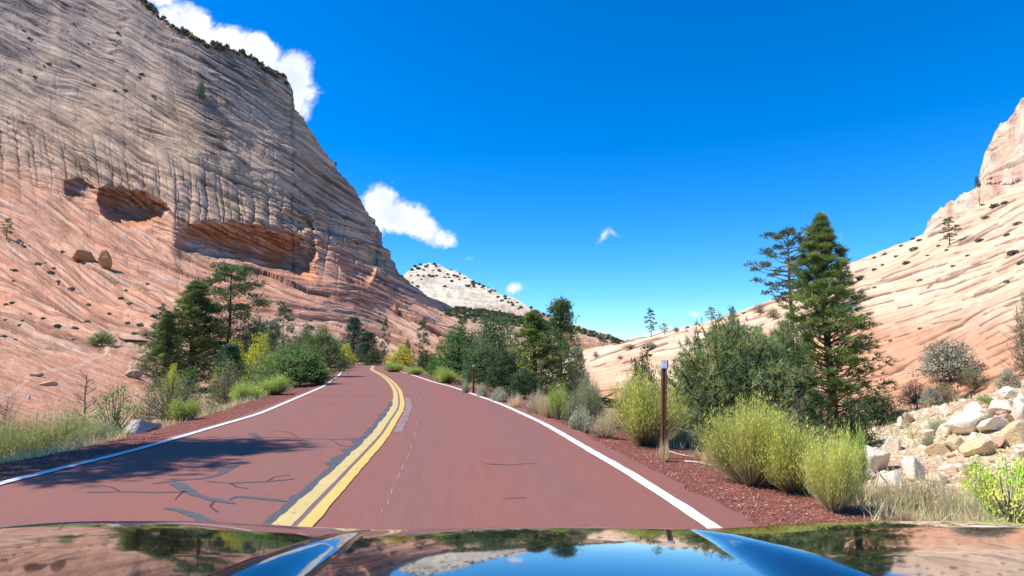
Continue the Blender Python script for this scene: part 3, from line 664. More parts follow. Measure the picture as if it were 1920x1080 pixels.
for i, (pts, a_, b_) in enumerate([
    ([(460, 864), (447, 871), (424, 880), (412, 890), (385, 897), (340, 901), (285, 907)], .16, .08), ([(326, 905), (345, 917), (372, 930), (402, 938), (440, 945)], .20, .08),
    ([(160, 924), (225, 922), (300, 924), (352, 922)], .05, .08), ([(385, 903), (430, 906), (500, 903), (552, 898)], .04, .06), ([(428, 939), (440, 932), (480, 934), (540, 941)], .06, .09),
    ([(305, 952), (332, 957), (368, 967), (390, 983)], .06, .16), ([(470, 819), (560, 822), (620, 824), (694, 822)], .05, .06), ([(655, 826), (680, 821), (712, 818)], .06, .06),
    ([(560, 741), (640, 743), (700, 742), (738, 743)], .05, .06), ([(470, 812), (482, 818), (490, 824)], .14, .1), ([(940, 936), (990, 933)], .02, .02), ([(1040, 757), (1090, 758)], .05, .05), ([(650, 722), (735, 724)], .03, .03)]):
    poly_strip('sealed_crack', SEAL, pts, a_ * .78, b_ * .78, 900 + i * 7)
CRK = plain('open_crack', (.10, .05, .042), .9, .2, var=.3, scale=14)
for i, pts in enumerate([[(352, 918), (338, 927), (330, 938)], [(430, 906), (445, 914), (470, 917)], [(500, 903), (515, 895), (548, 890)], [(225, 922), (210, 913), (180, 910)], [(620, 824), (640, 836), (668, 838)], [(560, 822), (548, 812), (520, 808), (500, 809)],
    [(400, 938), (395, 950), (410, 962)], [(690, 822), (676, 842), (640, 860)], [(820, 770), (880, 772), (930, 768)], [(560, 760), (600, 757), (660, 759), (715, 757)], [(600, 733), (660, 732), (730, 733)], [(905, 870), (960, 872), (1010, 868)]]):
    poly_strip('fine_crack', CRK, pts, .022, .014, 1300 + i * 5, z=.0035)
CHALK = plain('pale_scuff', (.45, .30, .26), .8)
for i, (x_, y_) in enumerate([(716, 958), (726, 940), (735, 920), (748, 893), (756, 874), (764, 855), (770, 838), (777, 817), (783, 790), (788, 748)]):
    poly_strip('pale_scuff', CHALK, [(x_ - 2, y_ + 4 + i % 3 * 2), (x_, y_), (x_ + 2 + i % 2, y_ - 3 - i % 4)], .012, .007, 950 + i)
# ------------------------------------------------------------------ @@OBJECTS
HOOD_T = [.02, .06, .105, .145, .165, .30, .8, 2.5]; HOOD_Z = 1.42 - 1.045 * .2735; HOOD_B = .24; HOOD_C = .10
# ------------------------------------------------------------------ plants
rng = np.random.default_rng(4)
def unit(v): return v / (np.linalg.norm(v, axis=-1, keepdims=True) + 1e-9)
LEAF_GAIN = 1.5
def leaf_mat(name, trans=.25, rough=.7, LEAF_GAIN=1.5):
    m = bpy.data.materials.new(name); m.use_nodes = True; t = m.node_tree; t.nodes.clear(); nn = t.nodes.new; lk = t.links.new
    at = nn('ShaderNodeAttribute'); at.attribute_name = 'Col'
    oi = nn('ShaderNodeObjectInfo'); r_ = nn('ShaderNodeMapRange'); lk(oi.outputs['Random'], r_.inputs[0]); r_.inputs[3].default_value = LEAF_GAIN * .87; r_.inputs[4].default_value = LEAF_GAIN * 1.15
    sc = nn('ShaderNodeVectorMath'); sc.operation = 'SCALE'; lk(at.outputs['Color'], sc.inputs[0]); lk(r_.outputs[0], sc.inputs['Scale'])
    d = nn('ShaderNodeBsdfPrincipled'); d.inputs['Roughness'].default_value = rough; d.inputs['Specular IOR Level'].default_value = .25; lk(sc.outputs[0], d.inputs['Base Color'])
    tr = nn('ShaderNodeBsdfTranslucent'); lk(sc.outputs[0], tr.inputs['Color'])
    mx = nn('ShaderNodeMixShader'); mx.inputs[0].default_value = trans; lk(d.outputs[0], mx.inputs[1]); lk(tr.outputs[0], mx.inputs[2])
    o = nn('ShaderNodeOutputMaterial'); lk(mx.outputs[0], o.inputs['Surface']); return m
LEAF = leaf_mat('leaf_foliage', .36, .7, 2.1); NEEDLE = leaf_mat('needle_foliage', .38, .6, 3.0); STEM = leaf_mat('straw_stem', .34, .7, 1.75)
BARK = plain('pine_bark', (.13, .075, .05), .9, .15, var=.45, scale=14, bump=.8, bscale=25)
GREYWOOD = plain('weathered_wood', (.20, .16, .13), .9, .15, var=.4, scale=18, bump=.6)
DARKWOOD = plain('dark_twigs', (.085, .06, .05), .9, .15, var=.4, scale=18)

def needles(P, D, L, m, spread, colr, wid, g):
    """fans of needles: one thin blade per needle"""
    n = len(P); P = np.repeat(P, m, 0); D = np.repeat(D, m, 0); L = np.repeat(L, m)
    d = unit(D + g.normal(size=(n * m, 3)) * spread)
    L = L * g.uniform(.7, 1.15, n * m)
    side = unit(np.cross(d, g.normal(size=(n * m, 3)))) * wid
    V = np.stack([P - side, P + side, P + d * L[:, None]], 1).reshape(-1, 3)
    Fc = np.arange(n * m * 3).reshape(-1, 3)
    c = np.repeat(np.repeat(colr, m, 0) * g.uniform(.75, 1.25, (n * m, 1)), 3, 0)
    return V, Fc, c
def leaves(P, Nrm, size, colr, g, aspect=.6):
    n = len(P); nm = unit(Nrm + g.normal(size=(n, 3)) * .9); a = unit(np.cross(nm, g.normal(size=(n, 3)))); b = np.cross(nm, a)
    s = size * g.uniform(.6, 1.3, (n, 1))
    V = np.stack([P - a * s, P + b * s * aspect, P + a * s, P - b * s * aspect], 1).reshape(-1, 3)
    return V, np.arange(n * 4).reshape(-1, 4), np.repeat(colr * g.uniform(.72, 1.28, (n, 1)), 4, 0)
def limb(mb, a, b, r0, r1, g, sag=.1, n=4, k=5):
    a, b = np.array(a, float), np.array(b, float); L = np.linalg.norm(b - a); pts = []
    for t in np.linspace(0, 1, k):
        p = a + (b - a) * t + np.array([0, 0, -sag * L * math.sin(math.pi * t)]) + g.normal(size=3) * L * .025 * (0 < t < 1); pts.append(p)
    mb.tube(pts, [lerp(r0, r1, t) for t in np.linspace(0, 1, k)], n, cap=False)
    return pts
def tree_proto(name, seed, H, trunk_r, ends, cl_r, tuft_n, needle_L, m, cols, lean=0.0, wid=.012, bark=BARK, flat_=.6, spread=.55, limb_r=.035, attach=None, limbs=True, leafy=None, up=.6, thin=1.0, top_k=1.0):
    """ends: list of (height the limb leaves the trunk at, end point). Foliage gathers along and around each limb's end"""
    g = np.random.default_rng(seed); mb = MB()
    tp = []; k = 9
    for t in np.linspace(0, 1, k):
        tp.append((lean * t * H + math.sin(t * 5 + seed) * .012 * H * t * (1 - t) * 2, math.cos(t * 4 + seed) * .012 * H * t * (1 - t) * 2, t * H))
    mb.tube(tp, [trunk_r * (1.25 if i == 0 else 1) * (1 - .93 * (i / (k - 1)) ** .9) for i in range(k)], 9)
    PP, DD, CC = [], [], []
    cols = np.array(cols)
    for (h, e) in ends:
        e = np.array(e, float); base = np.array([np.interp(h, [p[2] for p in tp], [p[0] for p in tp]), np.interp(h, [p[2] for p in tp], [p[1] for p in tp]), h])
        e[:2] += base[:2]
        if limbs: limb(mb, base, e, limb_r * (1 - .6 * h / H), limb_r * .22, g, sag=.06)
        n = tuft_n; s = g.uniform(0, 1, n) ** .7
        rad = cl_r * (.55 + .6 * g.random()) * lerp(1.12, top_k, min(1, e[2] / H))
        q = unit(g.normal(size=(n, 3))) * (g.uniform(0, 1, (n, 1)) ** .45) * rad; q[:, 2] *= flat_
        back = (e - base) * (-thin * .55 * g.uniform(0, 1, (n, 1)) ** 1.6)
        p = e + q * np.array([1, 1, 1]) + back * (rad / cl_r)
        out = unit((e - base) * np.array([1, 1, .4])); d = unit(out * .9 + unit(q) * .6 + np.array([0, 0, up]))
        PP.append(p); DD.append(d)
        ci = cols[g.integers(0, len(cols))]; CC.append(np.tile(ci, (n, 1)) * (.82 + .36 * g.random()))
    P, D, Cc = map(np.concatenate, (PP, DD, CC))
    if leafy: V, Fc, c = leaves(P, D, leafy, Cc, g)
    else: V, Fc, c = needles(P, D, np.full(len(P), needle_L), m, spread, Cc, wid, g)
    root = bpy.data.objects.new(name, None)
    tr = bpy.data.objects.new('trunk', mb.mesh(name + '_trunk', bark, True)); tr.parent = root
    cr = bpy.data.objects.new('crown', mesh_np(name + '_crown', V, Fc, LEAF if leafy else NEEDLE, col=c)); cr.parent = root
    return dict(root=root, kids=[tr, cr], H=H, W=float(np.percentile(np.abs(V[:, 0]), 99.3)) * 2, used=False)
def cone_ends(g, H, Rm, clear=.1, n=110, prof=lambda t: (1 - t) ** .8, rise=.25, inner=.35):
    E_ = []
    for i in range(n):
        t = clear + (1 - clear) * ((i + .5) / n) ** .86; a = i * 2.39996 + g.normal() * .35
        r = Rm * prof((t - clear) / (1 - clear)) * g.uniform(inner, 1.18) * (1 + .16 * math.sin(a * 2 + t * 9)) + .012 * H * (1 - t)
        h = t * H; E_.append((h * .97, (math.cos(a) * r, math.sin(a) * r, min(h + r * (rise + .5 * (t - .4)) + g.normal() * .03 * H * (1 - t + .1), H * (.93 + .05 * g.random())))))
    E_.append((H * .9, (0, 0, H * .99))); return E_
PG = [(.072, .100, .030), (.092, .120, .034), (.056, .082, .030), (.115, .130, .038)]
PD = [(.042, .078, .032), (.054, .092, .036), (.064, .098, .036)]
protos = {}
def P_(key, **k): protos[key] = tree_proto(key, **k)
g = np.random.default_rng(11)
P_('tall_pine', seed=1, H=9., trunk_r=.15, ends=cone_ends(g, 9., 1.75, .06, 340, lambda t: min(1, .6 + 1.5 * t) * (1 - t) ** 1.0, rise=.62, inner=.3), cl_r=.36, top_k=.18, tuft_n=17, needle_L=.22, m=11, cols=PG, wid=.010, flat_=.55)
P_('dense_pine', seed=2, H=8., trunk_r=.17, ends=cone_ends(g, 8., 1.9, .04, 235, lambda t: min(1, .6 + 1.8 * t) * (1 - t) ** .85, rise=.5, inner=.3), cl_r=.50, top_k=.3, tuft_n=17, needle_L=.24, m=8, cols=PG, wid=.017, flat_=.6)
P_('broad_pine', seed=3, H=8., trunk_r=.17, ends=cone_ends(g, 8., 2.2, .04, 150, lambda t: (1 - t) ** .5, rise=.5), cl_r=.55, tuft_n=22, needle_L=.25, m=8, cols=PG[:1] + PD, wid=.017, flat_=.65)
def clump_ends(g, H, Rm, clear, n):
    E_ = []
    for i in range(n):
        t = clear + (1 - clear) * ((i + .5) / n); a = i * 2.39996 + g.normal() * .5
        r = Rm * (.35 + .65 * math.sin(math.pi * min(1, (t - clear) / (1 - clear) * .8 + .12))) * g.uniform(.35, 1.1); h = t * H
        E_.append((h * .94, (math.cos(a) * r, math.sin(a) * r, h + r * .12 + g.normal() * .03 * H)))
    E_.append((H * .93, (0, 0, H * .97))); return E_
P_('open_pine', seed=4, H=10., trunk_r=.17, ends=clump_ends(g, 10., 2.0, .20, 84), cl_r=.66, tuft_n=46, needle_L=.24, m=8, cols=PD + PG[:1], wid=.017, flat_=.55, thin=.5)
P_('gnarled_pine', seed=5, H=10., trunk_r=.22, ends=clump_ends(g, 10., 3.2, .30, 64), cl_r=.66, tuft_n=44, needle_L=.28, m=7, cols=[(.045, .07, .04), (.06, .085, .05), (.035, .055, .035)], wid=.024, flat_=.42, thin=.35, limb_r=.09)
P_('sparse_pine', seed=6, H=8., trunk_r=.12, ends=clump_ends(g, 8., 1.5, .24, 32), cl_r=.52, tuft_n=26, needle_L=.30, m=6, cols=[(.06, .085, .04), (.045, .07, .035)], wid=.03, flat_=.4, thin=.4, limb_r=.05)
P_('dark_fir', seed=7, H=8., trunk_r=.16, ends=cone_ends(g, 8., 1.8, .02, 140, lambda t: (1 - t) ** .55), cl_r=.55, tuft_n=22, needle_L=.22, m=6, cols=[(.024, .05, .03), (.032, .062, .034), (.04, .075, .04)], wid=.03, flat_=.6)
def dome_ends(g, H, Rx, n, low=.12):
    E_ = []
    for i in range(n):
        a = i * 2.39996; t = ((i + .5) / n); ph = math.asin(low + (1 - low) * t) ; r = Rx * math.cos(ph) * g.uniform(.5, 1.05)
        E_.append((H * .22, (math.cos(a) * r, math.sin(a) * r, H * (.14 + .84 * math.sin(ph)) * g.uniform(.8, 1.03))))
    return E_
P_('mounded_pine', seed=8, H=3.4, trunk_r=.16, ends=dome_ends(g, 3.4, 2.2, 330), cl_r=.34, tuft_n=16, needle_L=.17, m=9, cols=[(.10, .125, .046), (.12, .148, .052), (.078, .10, .044), (.14, .15, .055)], wid=.0095, flat_=.7, limb_r=.06, bark=BARK, thin=.45, up=.2, spread=.8)
P_('juniper', seed=9, H=3., trunk_r=.11, ends=dome_ends(g, 3., 1.5, 80, .05), cl_r=.34, tuft_n=26, needle_L=.10, m=6, cols=[(.05, .075, .035), (.06, .085, .045), (.04, .06, .03)], wid=.022, bark=GREYWOOD, thin=.3)
GR = [(.075, .13, .03), (.105, .16, .04), (.062, .11, .034), (.135, .18, .05)]
P_('leafy_oak', seed=12, H=4., trunk_r=.09, ends=dome_ends(g, 4., 2.2, 170, .0), cl_r=.42, tuft_n=60, needle_L=.1, m=6, cols=GR, leafy=.055, flat_=.8, thin=.4, bark=DARKWOOD)
P_('green_tree', seed=13, H=6., trunk_r=.12, ends=dome_ends(g, 6., 2.4, 190, -.1), cl_r=.50, tuft_n=62, needle_L=.1, m=6, cols=[(.055, .12, .03), (.075, .145, .036), (.045, .10, .032), (.10, .165, .04)], leafy=.075, flat_=.8, thin=.5, bark=DARKWOOD)
P_('dark_tree', seed=14, H=6., trunk_r=.12, ends=dome_ends(g, 6., 2.6, 180, -.1), cl_r=.52, tuft_n=60, needle_L=.1, m=6, cols=[(.062, .098, .036), (.078, .12, .042), (.098, .13, .05), (.052, .082, .034)], leafy=.08, flat_=.8, thin=.5, bark=DARKWOOD)
P_('yellow_bush', seed=15, H=3., trunk_r=.07, ends=dome_ends(g, 3., 1.7, 90, .0), cl_r=.42, tuft_n=60, needle_L=.1, m=6, cols=[(.36, .33, .03), (.28, .30, .035), (.20, .25, .035), (.42, .34, .03)], leafy=.055, flat_=.8, thin=.4, bark=DARKWOOD)
P_('grey_shrub', seed=16, H=2., trunk_r=.05, ends=dome_ends(g, 2., 1.15, 110, .0), cl_r=.24, tuft_n=46, needle_L=.1, m=6, cols=[(.25, .25, .16), (.19, .20, .13), (.28, .27, .19), (.22, .18, .14)], leafy=.042, flat_=.9, thin=.6, bark=GREYWOOD, limb_r=.025)
P_('olive_shrub', seed=17, H=2.4, trunk_r=.05, ends=dome_ends(g, 2.4, 1.5, 120, .0), cl_r=.28, tuft_n=46, needle_L=.1, m=6, cols=[(.13, .15, .05), (.17, .18, .07), (.11, .12, .06), (.16, .12, .07)], leafy=.03, flat_=.9, thin=.6, bark=GREYWOOD, limb_r=.025)
P_('dark_bush', seed=18, H=2., trunk_r=.05, ends=dome_ends(g, 2., 1.3, 100, -.05), cl_r=.3, tuft_n=55, needle_L=.1, m=6, cols=[(.03, .055, .018), (.045, .075, .022), (.025, .045, .018)], leafy=.04, flat_=.8, thin=.5, bark=DARKWOOD, limb_r=.03)
P_('brown_bush', seed=19, H=2., trunk_r=.05, ends=dome_ends(g, 2., 1.3, 70, .0), cl_r=.28, tuft_n=34, needle_L=.1, m=6, cols=[(.12, .09, .06), (.10, .085, .06), (.09, .10, .055)], leafy=.03, flat_=.8, thin=.7, bark=GREYWOOD, limb_r=.03)
P_('small_ash', seed=20, H=2.2, trunk_r=.035, ends=[(h, e) for h, e in dome_ends(g, 2.2, .95, 34, .15)], cl_r=.22, tuft_n=40, needle_L=.1, m=6, cols=[(.07, .15, .03), (.10, .18, .04), (.05, .11, .03)], leafy=.035, flat_=.8, thin=.35, bark=GREYWOOD, limb_r=.03)
P_('vine_bush', seed=21, H=1.4, trunk_r=.03, ends=dome_ends(g, 1.4, 1.3, 110, -.1), cl_r=.2, tuft_n=34, needle_L=.1, m=6, cols=[(.30, .40, .045), (.38, .44, .06), (.20, .32, .04), (.44, .46, .09)], leafy=.028, flat_=.8, thin=.5, bark=GREYWOOD, limb_r=.014)

def stems_proto(key, seed, H, W, n, cols_top, cols_base, tip=.3, wid=.006, lean=.9, flower=None, leafn=0, arch=.25, straight=.5, base_r=.12, fall=.45):
    """many thin stems fanning out of a crown: rabbitbrush, sagebrush, bunch grass"""
    g = np.random.default_rng(seed); nl = 10; la = g.uniform(0, 2 * math.pi, nl); ls = g.uniform(.15, 1, nl) ** .6; lh = g.uniform(.66, 1.08, nl); li = g.integers(0, nl, n)
    tx = np.cos(la[li]) * ls[li] * .78 + g.normal(size=n) * .19; ty = np.sin(la[li]) * ls[li] * .78 + g.normal(size=n) * .19; a = np.arctan2(ty, tx); s = np.clip(np.hypot(tx, ty), 0, 1.15); r = s * W / 2
    # height of tips over a domed outline, uneven
    top = H * (1 - fall * np.minimum(s, 1) ** 2.2) * g.uniform(.52, 1.08, n) * lh[li]
    tipx = np.stack([np.cos(a) * r, np.sin(a) * r, top], 1)
    b0 = np.stack([np.cos(a) * base_r * W * s * g.uniform(.3, 1, n), np.sin(a) * base_r * W * s * g.uniform(.3, 1, n), np.zeros(n)], 1)
    midp = b0 * .45 + tipx * .55 + np.stack([np.cos(a) * r * arch, np.sin(a) * r * arch, -H * .02 * np.ones(n)], 1) + g.normal(size=(n, 3)) * .02 * W
    q1 = b0 * .8 + midp * .2 + g.normal(size=(n, 3)) * .008 * W
    ax = unit(np.cross(tipx - b0 + 1e-4, g.normal(size=(n, 3)))) * wid
    V = np.stack([b0 - ax, b0 + ax, midp - ax * .9, midp + ax * .9, tipx], 1).reshape(-1, 3)
    o = np.arange(n)[:, None] * 5
    Fc = np.concatenate([o + [0, 1, 3], o + [0, 3, 2], o + [2, 3, 4]], 0)
    ct, cbs = np.array(cols_top), np.array(cols_base)
    c1 = ct[g.integers(0, len(ct), n)] * g.uniform(.75, 1.25, (n, 1)); c0 = cbs[g.integers(0, len(cbs), n)] * g.uniform(.75, 1.2, (n, 1))
    cm = c1 * .5 + c0 * .5
    c = np.stack([c0, c0, cm, cm, c1], 1).reshape(-1, 3)
    root = bpy.data.objects.new(key, None)
    st_ = bpy.data.objects.new('stems', mesh_np(key + '_stems', V, Fc, STEM, col=c)); st_.parent = root; kids = [st_]
    if leafn:
        i = g.integers(0, n, leafn); tt = g.uniform(.45, 1.0, leafn)[:, None]
        p = np.where(tt < .6, midp[i], midp[i] + (tipx[i] - midp[i]) * (tt - .45) / .55) + g.normal(size=(leafn, 3)) * .012 * W
        Dn = unit(tipx[i] - midp[i] + np.array([0, 0, .3]))
        V2, F2, c2 = needles(p, Dn, np.full(leafn, tip), 2, .35, c1[i] * 1.05, wid * 1.3, g)
        lv = bpy.data.objects.new('foliage', mesh_np(key + '_foliage', V2, F2, LEAF, col=c2)); lv.parent = root; kids.append(lv); lv['kind'] = 'stuff'
    if flower:
        fn, fc, fs = flower; i = g.integers(0, n, fn); p = tipx[i] + g.normal(size=(fn, 3)) * .012 * W
        V3, F3, c3 = leaves(p, np.tile([0, 0, 1.], (fn, 1)), fs, np.tile(fc, (fn, 1)), g)
        fl = bpy.data.objects.new('flowers', mesh_np(key + '_flowers', V3, F3, LEAF, col=c3)); fl.parent = root; kids.append(fl); fl['kind'] = 'stuff'
    protos[key] = dict(root=root, kids=kids, H=H, W=W, used=False)
RBT = [(.41, .41, .09), (.35, .38, .08), (.28, .33, .07), (.46, .43, .12), (.42, .36, .11)]
RBB = [(.22, .18, .13), (.16, .13, .10), (.28, .23, .16)]
stems_proto('rabbitbrush', 31, 1.5, 1.7, 3600, RBT, RBB, tip=.07, wid=.0032, flower=(2200, (.40, .38, .09), .007), leafn=4600, straight=.55, arch=.03, base_r=.07, fall=.34)
stems_proto('green_rabbitbrush', 32, 1.3, 1.7, 2400, [(.22, .30, .06), (.28, .34, .07), (.18, .26, .06), (.34, .34, .09)], RBB, tip=.09, wid=.006, flower=(700, (.40, .40, .09), .014), leafn=3600, straight=.55, arch=.05, base_r=.09, fall=.36)
stems_proto('grey_rabbitbrush', 33, 1.5, 1.8, 3000, [(.20, .23, .10), (.26, .26, .13), (.16, .20, .08), (.28, .25, .14)], [(.17, .13, .11)], tip=.08, wid=.005, leafn=4000, straight=.55)
stems_proto('feathery_shrub', 34, 1.6, 2.1, 3200, [(.24, .27, .08), (.30, .30, .11), (.18, .22, .06), (.32, .27, .13)], [(.10, .08, .05)], tip=.07, wid=.005, flower=(1200, (.36, .33, .16), .010), leafn=5200, straight=.5)
stems_proto('sage_tuft', 35, .6, .9, 900, [(.30, .31, .19), (.25, .27, .16), (.36, .33, .22)], [(.22, .18, .14)], tip=.05, wid=.006, leafn=1500)
stems_proto('straw_tuft', 36, .5, .6, 260, [(.52, .42, .22), (.46, .35, .18), (.58, .50, .30)], [(.42, .30, .16)], wid=.004, arch=.4)
stems_proto('dry_weeds', 37, .8, 1.1, 900, [(.46, .38, .22), (.38, .31, .19), (.34, .34, .18), (.52, .46, .30)], [(.30, .24, .16)], wid=.004, tip=.04, leafn=900, arch=.3)
# twiggy / dead plants
def twig_proto(key, seed, H, W, n, mat, forks=4, r=.02):
    g = np.random.default_rng(seed); tm = MB(); bm_ = MB()
    tm.tube([(0, 0, 0), (.02 * H, .01, .35 * H), (-.01 * H, 0, .7 * H), (.015 * H, 0, H)], [r, r * .8, r * .5, r * .12], 6)
    for i in range(n):
        h = H * (.15 + .8 * (i + .5) / n); a = g.uniform(0, 6.28); L = W / 2 * (1 - .55 * h / H) * g.uniform(.5, 1.1)
        e = (math.cos(a) * L, math.sin(a) * L, h + L * g.uniform(.3, .9)); pts = limb(bm_, (0, 0, h), e, r * .4, r * .08, g, sag=.05, n=3)
        for _ in range(forks):
            j = g.integers(1, 4); q = np.array(pts[j]); e2 = q + np.array([math.cos(a + g.normal() * .7), math.sin(a + g.normal() * .7), g.uniform(.3, 1.1)]) * L * .4
            limb(bm_, q, e2, r * .18, r * .05, g, sag=.02, n=3, k=3)
    root = bpy.data.objects.new(key, None)
    a_ = bpy.data.objects.new('trunk', tm.mesh(key + '_trunk', mat, True)); b_ = bpy.data.objects.new('branches', bm_.mesh(key + '_branches', mat, True))
    a_.parent = b_.parent = root; protos[key] = dict(root=root, kids=[a_, b_], H=H, W=W, used=False)
twig_proto('dead_tree', 41, 3., 1.6, 26, DARKWOOD, 5, .045)
twig_proto('bare_shrub', 42, 1.2, 1.8, 60, plain('purple_grey_twigs', (.15, .11, .11), .9), 5, .014)
twig_proto('leafless_bush', 43, 3.2, 2.4, 40, GREYWOOD, 5, .03)

names_of = dict(tall_pine='pine_tree', dense_pine='pine_tree', broad_pine='pine_tree', open_pine='pine_tree', gnarled_pine='pine_tree', sparse_pine='pine_tree', dark_fir='fir_tree', mounded_pine='pine_tree', juniper='juniper_tree',
                leafy_oak='oak_shrub', green_tree='leafy_tree', dark_tree='leafy_tree', yellow_bush='yellow_bush', grey_shrub='grey_shrub', olive_shrub='olive_shrub', dark_bush='dark_bush', brown_bush='brown_bush', small_ash='ash_sapling', vine_bush='leafy_bush',
                rabbitbrush='rabbitbrush', green_rabbitbrush='rabbitbrush', grey_rabbitbrush='rabbitbrush', feathery_shrub='feathery_shrub', sage_tuft='sagebrush', straw_tuft='grass_tuft', dry_weeds='dry_weeds', dead_tree='dead_tree', bare_shrub='bare_shrub', leafless_bush='bare_shrub')
cats = dict(pine_tree='pine tree', fir_tree='fir tree', juniper_tree='juniper', oak_shrub='shrub', leafy_tree='tree', yellow_bush='bush', grey_shrub='shrub', olive_shrub='shrub', dark_bush='bush', brown_bush='bush', ash_sapling='sapling', leafy_bush='bush',
            rabbitbrush='shrub', feathery_shrub='shrub', sagebrush='sagebrush', grass_tuft='grass tuft', dry_weeds='weeds', dead_tree='dead tree', bare_shrub='shrub')
def plant(key, label, px, Y, top, wpx=None, rot=None, group=None, on=None, sink=.04, base=None):
    """px,Y: where it stands (azimuth pixel column, forward distance); top: pixel row its top reaches; wpx: width in pixels"""
    pr = protos[key]; a, _ = gn(px, 700.); x = float(a) * Y; z = zat(x, Y, on) if base is None else base
    _, et = gn(px, top); h = CAM_H + float(et) * Y - z; h = max(h, .12)
    sz = h / pr['H']; sw = sz if wpx is None else (wpx * Y / F_PX) / pr['W']
    r = pr['root'].copy(); r.name = names_of[key]; COL.objects.link(r)
    for k in pr['kids']:
        c_ = k.copy(); c_.parent = r; c_.name = k.name.split('.')[0]; COL.objects.link(c_)
    r.location = (x, Y, z - sink * sz); r.scale = (sw, sw, sz); r.rotation_euler = (0, 0, rot if rot is not None else (px * 12.9898 + Y * 7.7) % 6.283)
    tag(r, label, cats[names_of[key]], group); return r
def plant_hit(key, label, px, base, top, wpx=None, group=None, on=None):
    p = hit(px, base, on)
    if p is None: return None
    pr = protos[key]; e0 = gn(px, base)[1]; e1 = gn(px, top)[1]; h = (e1 - e0) * p.y
    sz = h / pr['H']; sw = sz if wpx is None else (wpx * p.y / F_PX) / pr['W']
    r = pr['root'].copy(); r.name = names_of[key]; COL.objects.link(r)
    for k in pr['kids']:
        c_ = k.copy(); c_.parent = r; c_.name = k.name.split('.')[0]; COL.objects.link(c_)
    r.location = (p.x, p.y, p.z - .03 * h); r.scale = (sw, sw, sz); r.rotation_euler = (0, 0, (px * 3.7 + base) % 6.283)
    tag(r, label, cats[names_of[key]], group); return r

